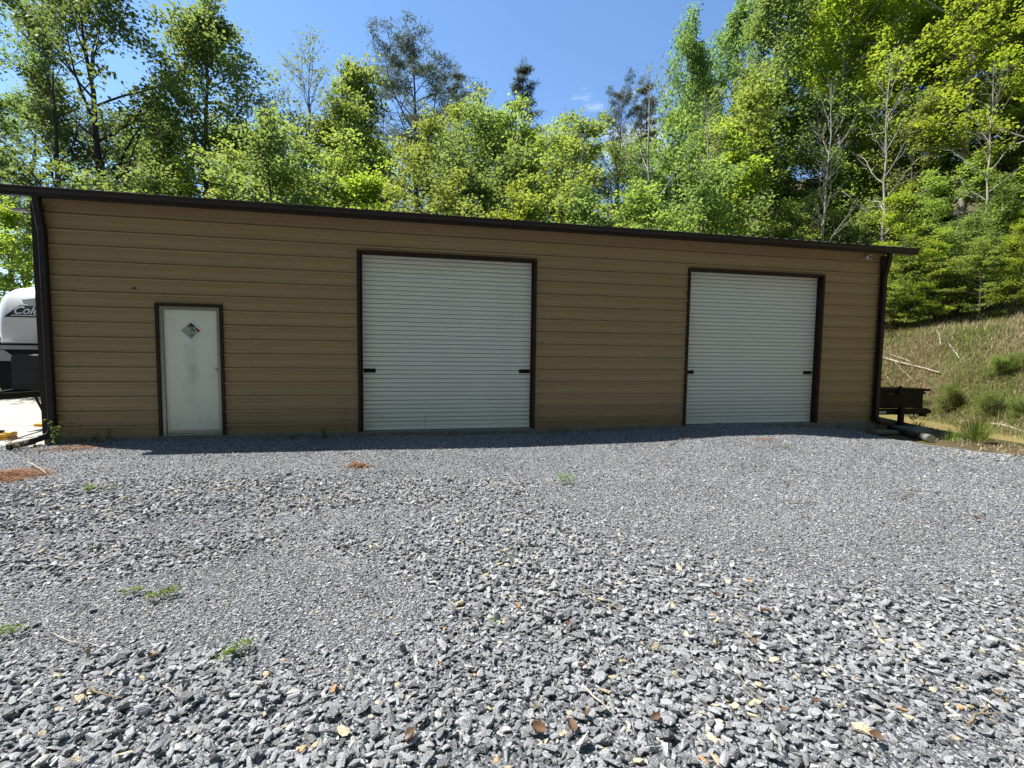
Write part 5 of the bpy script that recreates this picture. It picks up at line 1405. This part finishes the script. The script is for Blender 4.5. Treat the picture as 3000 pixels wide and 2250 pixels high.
colr = np.stack([g * 0.98, g * 1.0, g * 1.028], -1)
u = rs.random(N_)
pale = u < np.where(S_ < 0.034, 0.10, 0.05); gp = rs.uniform(0.30, 0.44, N_); colr[pale] = np.stack([gp, gp * 0.985, gp * 0.93], -1)[pale]
tan = (u > 0.10) & (u < 0.125); colr[tan] = np.array([0.42, 0.35, 0.22]) * rs.uniform(0.8, 1.2, (tan.sum(), 1))
orn = (u > 0.13) & (u < 0.1315); colr[orn] = np.array([0.46, 0.25, 0.10])
IDX = rs.integers(0, len(STONES), N_)
# the 300 that show largest are objects of their own
px, py, dz = pix(np.stack([X_, Y_, Z_], -1))
shown = S_ / dz * ((px > 0) & (px < 3000) & (py > 0) & (py < 2250))
order = np.argsort(-shown); top300 = order[:300]
kinds = bpy.data.collections.new('stone_kinds'); COL.children.link(kinds)
for n_, i in enumerate(top300):
    k_ = int(IDX[i]) if n_ >= len(STONES) else n_
    o = bpy.data.objects.new('stone', STONES[k_])
    o.location = (X_[i], Y_[i], Z_[i]); o.rotation_euler = rot[i]; o.scale = scl[i]
    o['col'] = [float(c) for c in colr[i]]
    (kinds if n_ < len(STONES) else COL).objects.link(o)
    o.parent = yard
rest = order[300:]
pm_ = bpy.data.meshes.new('gravel_stones')
pm_.vertices.add(len(rest)); pm_.vertices.foreach_set('co', np.stack([X_, Y_, Z_], -1)[rest].astype(np.float32).ravel())
for an, typ, data, fld in (('rot', 'FLOAT_VECTOR', rot, 'vector'), ('scl', 'FLOAT_VECTOR', scl, 'vector'), ('col', 'FLOAT_VECTOR', colr, 'vector'), ('idx', 'INT', IDX, 'value')):
    a = pm_.attributes.new(an, typ, 'POINT'); a.data.foreach_set(fld, np.ascontiguousarray(data[rest], dtype=np.int32 if typ == 'INT' else np.float32).ravel())
gs = bpy.data.objects.new('gravel_stones', pm_); link(gs, yard); tag(gs, 'loose grey crushed stones covering the yard', kind='stuff')
ng = bpy.data.node_groups.new('scatter_stones', 'GeometryNodeTree')
ng.interface.new_socket('Geometry', in_out='INPUT', socket_type='NodeSocketGeometry'); ng.interface.new_socket('Geometry', in_out='OUTPUT', socket_type='NodeSocketGeometry')
gi, go = ng.nodes.new('NodeGroupInput'), ng.nodes.new('NodeGroupOutput')
ci = ng.nodes.new('GeometryNodeCollectionInfo'); ci.inputs['Collection'].default_value = kinds; ci.inputs['Separate Children'].default_value = True; ci.inputs['Reset Children'].default_value = True
ip = ng.nodes.new('GeometryNodeInstanceOnPoints'); ip.inputs['Pick Instance'].default_value = True
def na(nm, typ):
    a = ng.nodes.new('GeometryNodeInputNamedAttribute'); a.data_type = typ; a.inputs['Name'].default_value = nm; return a.outputs['Attribute']
e2r = ng.nodes.new('FunctionNodeEulerToRotation')
L2 = ng.links.new
L2(gi.outputs[0], ip.inputs['Points']); L2(ci.outputs[0], ip.inputs['Instance']); L2(na('idx', 'INT'), ip.inputs['Instance Index'])
L2(na('rot', 'FLOAT_VECTOR'), e2r.inputs[0]); L2(e2r.outputs[0], ip.inputs['Rotation']); L2(na('scl', 'FLOAT_VECTOR'), ip.inputs['Scale'])
L2(ip.outputs[0], go.inputs[0])
gs.modifiers.new('scatter', 'NODES').node_group = ng


# ------------------------------------------------------------------ litter, weeds and twigs on the yard
def gpt(px, py, lift=0.0):
    p = hit(px, py, 1.0, 20.0); p[2] = float(H(p[0], p[1])) + 0.03 + lift
    return Vector(p)


def twig(pts, r, label, mat='wood', name='twig', fork=0, seed=0, lift=0.012):
    rs_ = random.Random(seed); W_ = [gpt(*p) + Vector((0, 0, lift + (p[2] if len(p) > 2 else 0))) if len(p) == 2 else gpt(p[0], p[1]) + Vector((0, 0, p[2])) for p in pts]
    loc = W_[0].copy(); Q = []
    for a, b in zip(W_[:-1], W_[1:]):
        for i in range(3): Q.append(a.lerp(b, i / 3) + Vector((rs_.uniform(-1, 1), rs_.uniform(-1, 1), rs_.uniform(0, 1))) * r * 0.7)
    Q.append(W_[-1]); n = len(Q)
    m2 = MB(); m2.tube([q - loc for q in Q], [r * (1 - 0.6 * i / (n - 1)) for i in range(n)], 6)
    for f in range(fork):
        a = Q[rs_.randrange(1, n - 1)] - loc; d = (Q[-1] - Q[0]).normalized(); sd = d.cross(Vector((0, 0, 1))) * rs_.choice((-1, 1))
        Lf = (Q[-1] - Q[0]).length * rs_.uniform(0.2, 0.4); e_ = a + (d * 0.7 + sd * 0.7) * Lf + Vector((0, 0, 0.01))
        m2.tube([a, a.lerp(e_, 0.5) + Vector((0, 0, 0.008)), e_], [r * 0.55, r * 0.4, r * 0.15], 5)
    o = m2.build(name, M[mat], None); o.location = loc
    return tag(o, label, 'twig', 'twigs on the gravel')


twig([(2838, 2155), (2858, 2125), (2885, 2105), (2890, 2070)], 0.007, 'dark crooked twig near the bottom right corner', fork=1, seed=1)
twig([(2152, 1985), (2185, 2040), (2235, 2085), (2282, 2122)], 0.0035, 'long thin twig lying across the coarse stones below the right door', seed=2)
twig([(1715, 2045), (1750, 2078), (1792, 2116)], 0.0055, 'straight pale twig in the middle foreground', 'deadwood', seed=3)
twig([(481, 2037), (505, 2055), (533, 2067), (580, 2064), (638, 2058)], 0.0035, 'curved cream coloured root above the left foreground stones', 'deadwood', 'root', seed=4)
twig([(262, 2046), (290, 2062), (360, 2072)], 0.005, 'knobbly grey twig left of the cream root', fork=1, seed=5)
twig([(2170, 1297), (2210, 1312), (2249, 1322), (2307, 1318)], 0.006, 'thin forked twig on the gravel in front of the right door', fork=2, seed=6)
twig([(2636, 1470), (2665, 1458), (2690, 1447)], 0.006, 'forked twig on the fine gravel at the right', fork=2, seed=7)
twig([(1962, 1312), (1985, 1298), (2006, 1288)], 0.008, 'short stick with a pale leaf on the shadow edge between the doors', fork=1, seed=8)
twig([(112, 1331), (165, 1323), (226, 1316)], 0.006, 'dark straight stick on the gravel near the left corner', seed=9)
twig([(2310, 1486), (2350, 1487), (2398, 1482)], 0.006, 'dark curved stick lying on the fine gravel right of centre', seed=10)
twig([(1700, 1745), (1730, 1775), (1765, 1790), (1822, 1803)], 0.004, 'thin brown twig among the middle stones', fork=1, seed=11)
twig([(160, 1880), (205, 1905), (265, 1908), (300, 1925), (335, 1960)], 0.0032, 'thin pale runner trailing across the left foreground', 'deadwood', seed=12)
def slab_twig():
    pts = [(5.75, -0.03, 0.045), (5.95, -0.05, 0.03), (6.15, -0.055, 0.01), (6.45, -0.05, 0.035), (6.75, -0.06, 0.012), (6.9, -0.055, 0.03)]
    m2 = MB(); m2.tube([Vector(p) - Vector(pts[0]) for p in pts], [0.006, 0.006, 0.007, 0.006, 0.005, 0.003], 6)
    m2.tube([(0.4, -0.02, -0.03), (0.52, -0.05, 0.01), (0.6, -0.05, 0.03)], [0.004, 0.003, 0.002], 5); m2.tube([(0.8, -0.02, -0.01), (0.95, -0.04, 0.02)], [0.004, 0.002], 5)
    o = m2.build('twig', M['wood'], None); o.location = pts[0]; tag(o, 'dark forked twig lying on the slab edge under the right roll-up door', 'twig', 'twigs on the gravel')
slab_twig()
# stiff bent dead branch at the left
c0 = gpt(136, 1397); s_pts = [(136, 1397, 0.01), (118, 1387, 0.03), (98, 1377, 0.04), (84, 1372, 0.05)]
W_ = [gpt(p[0], p[1]) + Vector((0, 0, p[2])) for p in s_pts]; e0 = W_[-1]
W_ += [e0 + Vector((-0.05, 0.03, 0.05)), e0 + Vector((-0.08, 0.06, 0.10)), e0 + Vector((-0.065, 0.09, 0.15)), e0 + Vector((-0.03, 0.11, 0.17))]
m_ = MB(); m_.tube([w - c0 for w in W_], [0.006, 0.008, 0.009, 0.009, 0.009, 0.009, 0.008, 0.005], 7); b_ = W_[2] - c0
m_.tube([b_, b_ + Vector((-0.03, -0.08, -0.03)), b_ + Vector((-0.08, -0.12, -0.05))], [0.005, 0.004, 0.003], 5)
o = shade_auto(m_.build('bent_branch', M['deadwood'], None), 70); o.location = c0; tag(o, 'bleached hooked branch standing on the gravel at the left edge', 'branch')


def needle_heap(px, py, r, n, label, ry=0.6, L=0.10, name='pine_straw', h_=0.05):
    rs_ = np.random.default_rng(int(px * 3 + py)); p = gpt(px, py)
    a = rs_.uniform(0, 6.28, n); q = np.sqrt(rs_.random(n)) * (1 + 0.25 * rs_.normal(size=n))
    x = np.cos(a) * q * r; y = np.sin(a) * q * r * ry
    z = H(p[0] + x, p[1] + y) - p[2] + 0.03 + rs_.random(n) * h_ * np.clip(1 - q, 0.1, 1)
    C = np.stack([x, y, z], -1); D = np.stack([rs_.normal(size=n), rs_.normal(0, 0.6, n), rs_.normal(0, 0.25, n)], -1)
    V, F = leaves_np(C, rs_, L, 0.006, 1.2, dirs=D)
    o = bpy.data.objects.new(name, np_mesh(name, V, F, M['needleorange'], False, {'v': ('FACE', 'FLOAT', rs_.random(n).astype(np.float32))}))
    o.location = p; link(o); return tag(o, label, 'needles', kind=None)


needle_heap(18, 1402, 0.36, 1500, 'large drift of rust brown pine straw at the left edge', 0.75, 0.13)
needle_heap(1048, 1372, 0.13, 260, 'small rust brown clump of dry needles below the middle door', 0.6, 0.09, h_=0.09)
needle_heap(2240, 1291, 0.24, 140, 'scattered dry brown needles below the right door', 0.35, 0.07, h_=0.01)
needle_heap(665, 1440, 0.16, 120, 'thin brown smear of dry needles on the left gravel', 0.5, 0.07, h_=0.01)
needle_heap(225, 1318, 0.45, 420, 'dry brown plant litter along the foot of the left corner', 0.35, 0.08, h_=0.015)


def fallen_leaf(px, py, size, label, curl=0.5, mat='brownleaf', seed=0, asp=0.6):
    size *= 0.6
    rs_ = random.Random(seed); p = gpt(px, py, 0.022)
    n, m2 = 7, 5; vs, fs = [], []
    for i in range(n):
        u = i / (n - 1); w = asp * 0.5 * math.sin(math.pi * (0.06 + 0.88 * u)) ** 0.8 * (1 + 0.25 * math.sin(u * 19 + seed))
        for j in range(m2):
            v = j / (m2 - 1) * 2 - 1
            vs.append((size * (u - 0.5), size * w * v, size * (curl * 0.35 * v * v * w * 2 + curl * 0.25 * (u - 0.5) ** 2 * 2 + 0.05 * math.sin(7 * u + 5 * v + seed))))
    fs = [(i * m2 + j, i * m2 + j + 1, (i + 1) * m2 + j + 1, (i + 1) * m2 + j) for i in range(n - 1) for j in range(m2 - 1)]
    me = np_mesh('fallen_leaf', np.array(vs), np.array(fs), M[mat], True, {'v': ('FACE', 'FLOAT', np.full(len(fs), rs_.random(), np.float32))})
    o = bpy.data.objects.new('fallen_leaf', me); o.location = p; o.rotation_euler = (rs_.uniform(-0.5, 0.5), rs_.uniform(-0.4, 0.4), rs_.uniform(0, 6.28)); link(o)
    return tag(o, label, 'leaf', 'fallen leaves on the gravel')


FL = [(1190, 1712, 0.075, 'flat orange leaf among the middle stones'), (1397, 1845, 0.06, 'orange leaf tilted on the stones in the middle foreground'), (1665, 1853, 0.06, 'rusty oval leaf right of the middle foreground'),
      (1283, 1925, 0.04, 'small red brown leaf in the middle foreground'), (1205, 2195, 0.10, 'dark crumpled leaf near the bottom edge, left of centre'), (1575, 2172, 0.10, 'crumpled brown leaf near the bottom edge, right of centre'),
      (1672, 2168, 0.10, 'upright curled brown leaf near the bottom edge'), (1705, 1985, 0.08, 'pinkish brown curled leaf below the right of centre'), (1720, 2130, 0.07, 'brown curled leaf between stones, right of centre'), (2240, 1815, 0.09, 'dark brown curled leaf below the right door'),
      (2205, 1912, 0.08, 'reddish curled leaf low on the right'), (2390, 2090, 0.055, 'brick red leaf scrap low on the right'), (2290, 2115, 0.06, 'brown leaf at the end of the long thin twig'), (2565, 2200, 0.08, 'shredded brown leaf near the bottom right'), (2100, 1770, 0.07, 'tan curled leaf at the start of the coarse stones'),
      (2925, 2063, 0.045, 'red brown leaf scrap near the right edge'), (970, 1494, 0.10, 'red brown leaf on the flat stones left of centre'), (425, 1583, 0.08, 'dark red leaf scrap on the left flat stones'), (2860, 1535, 0.11, 'dark red leaf alone on the fine gravel at the right'), (2300, 1425, 0.09, 'little red leaf on the fine gravel right of centre'),
      (1510, 1408, 0.08, 'tan leaf on the fine gravel below the middle door'), (1530, 1432, 0.07, 'pale pink leaf on the fine gravel below the middle door'), (2000, 1290, 0.12, 'pale tan leaf on the edge of the eave shadow'), (1290, 1321, 0.12, 'cream leaf just outside the eave shadow below the middle door'), (1920, 2140, 0.07, 'brown leaf scrap in the bottom right of centre'), (440, 1952, 0.05, 'orange leaf scrap in the left foreground')]
for i, (px_, py_, s_, lab) in enumerate(FL):
    fallen_leaf(px_, py_, s_, lab, 0.35 if i in (0, 1, 2) else 1.1, 'brownleaf', i, 0.55 if i in (0, 1, 2) else 0.75)


def sprawl(px, py, r, n, label, h_=0.03, ry=0.5, ls=0.022, rz=0.0):
    rs_ = np.random.default_rng(int(px + 7 * py)); p = gpt(px, py)
    a = rs_.uniform(0, 6.28, n); q = np.sqrt(rs_.random(n)); x = np.cos(a) * q * r; y = np.sin(a) * q * r * ry
    x, y = x * math.cos(rz) - y * math.sin(rz), x * math.sin(rz) + y * math.cos(rz)
    z = 0.02 + rs_.random(n) * h_
    V, F = leaves_np(np.stack([x, y, z], -1), rs_, ls, ls * 0.5, 0.9)
    vv = rs_.random(n).astype(np.float32)
    root = thing('low_weed', label, 'weed', p, 0, 'weeds in the gravel')
    link(bpy.data.objects.new('leaves', np_mesh('leaves', V, F, M['grass'], False, {'v': ('FACE', 'FLOAT', vv)})), root)
    m2 = MB()
    for k_ in range(7):
        a_ = rs_.uniform(0, 6.28); e_ = Vector((math.cos(a_) * r * 0.8, math.sin(a_) * r * 0.8 * ry, h_ * 0.5 + 0.01)); e_.rotate(Matrix.Rotation(rz, 3, 'Z'))
        m2.tube([(0, 0, 0), e_ * 0.5 + Vector((0, 0, 0.01)), e_], 0.0015, 4)
    m2.build('stems', M['wood'], root)


sprawl(478, 1765, 0.10, 120, 'low green weed mat in the left gravel', rz=0.5)
sprawl(395, 1757, 0.06, 40, 'thin green weed left of the larger weed mat', rz=0.4)
sprawl(690, 1935, 0.09, 90, 'trailing green weed in the left foreground', rz=0.8, ry=0.35)
sprawl(35, 1877, 0.06, 60, 'small green weed at the left edge')
sprawl(1656, 1424, 0.10, 90, 'bright green weed tuft alone on the fine gravel', h_=0.09, ry=0.8, ls=0.03)
sprawl(315, 1440, 0.13, 30, 'sparse green sprigs on the left flat stones')
sprawl(2305, 1317, 0.08, 26, 'pale green sprig beside the forked twig by the right door')
sprawl(265, 1452, 0.05, 16, 'single green seedling on the left flat stones', h_=0.07, ls=0.05)
sprawl(1450, 1857, 0.02, 10, 'tiny green sprout in the middle foreground')
sprawl(1470, 1290, 0.05, 14, 'tiny sprig in the eave shadow below the middle door', h_=0.05)


def weed(x, y, h_, n, label, spread=0.12, leaf='weed', ls=0.04, stem='wood', nl=7, seed=0, dry=False, z=None):
    rs_ = np.random.default_rng(seed); zb = float(H(x, y)) + 0.01 if z is None else z
    root = thing('weed', label, 'weed', (x, y, zb), 0, 'weeds along the foot of the wall'); m2 = MB(); C = []
    for k_ in range(n):
        a = rs_.uniform(0, 6.28); L = h_ * rs_.uniform(0.5, 1.1); e_ = np.array([math.cos(a) * spread * rs_.uniform(0.3, 1), -abs(math.sin(a)) * spread * 0.5 * rs_.uniform(0.3, 1) , L])
        b0 = np.array([rs_.normal(0, spread * 0.15), -abs(rs_.normal(0, spread * 0.05)), 0]); mid = (b0 + e_) * 0.5 + np.array([rs_.normal(0, 0.02), 0, 0.03])
        m2.tube([b0, mid, e_], [0.0028, 0.0022, 0.0012], 4)
        for j in range(nl):
            v = rs_.uniform(0.25, 1.05); c = (b0 * (1 - v) + e_ * v) + rs_.normal(0, 0.018, 3)
            C.append(c)
    m2.build('stems', M[stem], root); C = np.array(C)
    V, F = leaves_np(C, rs_, ls, ls * 0.6, 0.4)
    link(bpy.data.objects.new('leaves', np_mesh('leaves', V, F, M['straw' if dry else leaf], False, {'v': ('FACE', 'FLOAT', rs_.random(len(C)).astype(np.float32))})), root)


weed(-5.32, -0.16, 0.36, 9, 'leafy weed climbing at the foot of the left downspout', 0.16, nl=12, seed=1)
weed(-5.10, -0.14, 0.42, 4, 'tall thin weed against the wall beside the left downspout', 0.12, nl=6, seed=2)
weed(-4.86, -0.15, 0.22, 4, 'low weed between the left downspout and the walk door', 0.12, nl=8, seed=3)
weed(-4.66, -0.14, 0.24, 3, 'small weed nearest the walk door on its left', 0.06, nl=8, seed=4)
weed(-5.85, -0.28, 0.34, 5, 'dry weed in front of the drain hose at the left corner', 0.14, nl=4, seed=5, dry=True)
weed(-5.6, -0.42, 0.2, 6, 'brown dead weed stalks on the gravel at the left corner', 0.18, nl=3, seed=6, dry=True)
weed(-1.22, -0.12, 0.62, 2, 'single tall wiry weed left of the middle door', 0.04, nl=5, seed=7, ls=0.03)
weed(0.12, -0.14, 0.42, 1, 'single dry stalk standing below the middle door', 0.03, nl=4, seed=8, dry=True)
weed(2.42, -0.12, 0.46, 9, 'wispy seeded weed fanning out right of the middle door', 0.30, nl=7, seed=9, ls=0.022)
weed(0.62, -0.10, 0.12, 4, 'low curled weed on the slab edge under the middle door', 0.22, nl=4, seed=10)
weed(-2.0, -0.13, 0.10, 5, 'small dark weeds on the slab edge right of the walk door', 0.25, nl=6, seed=11)
weed(-1.55, -0.16, 0.16, 5, 'green sprig in the shade between the walk door and the middle door', 0.16, nl=8, seed=12)
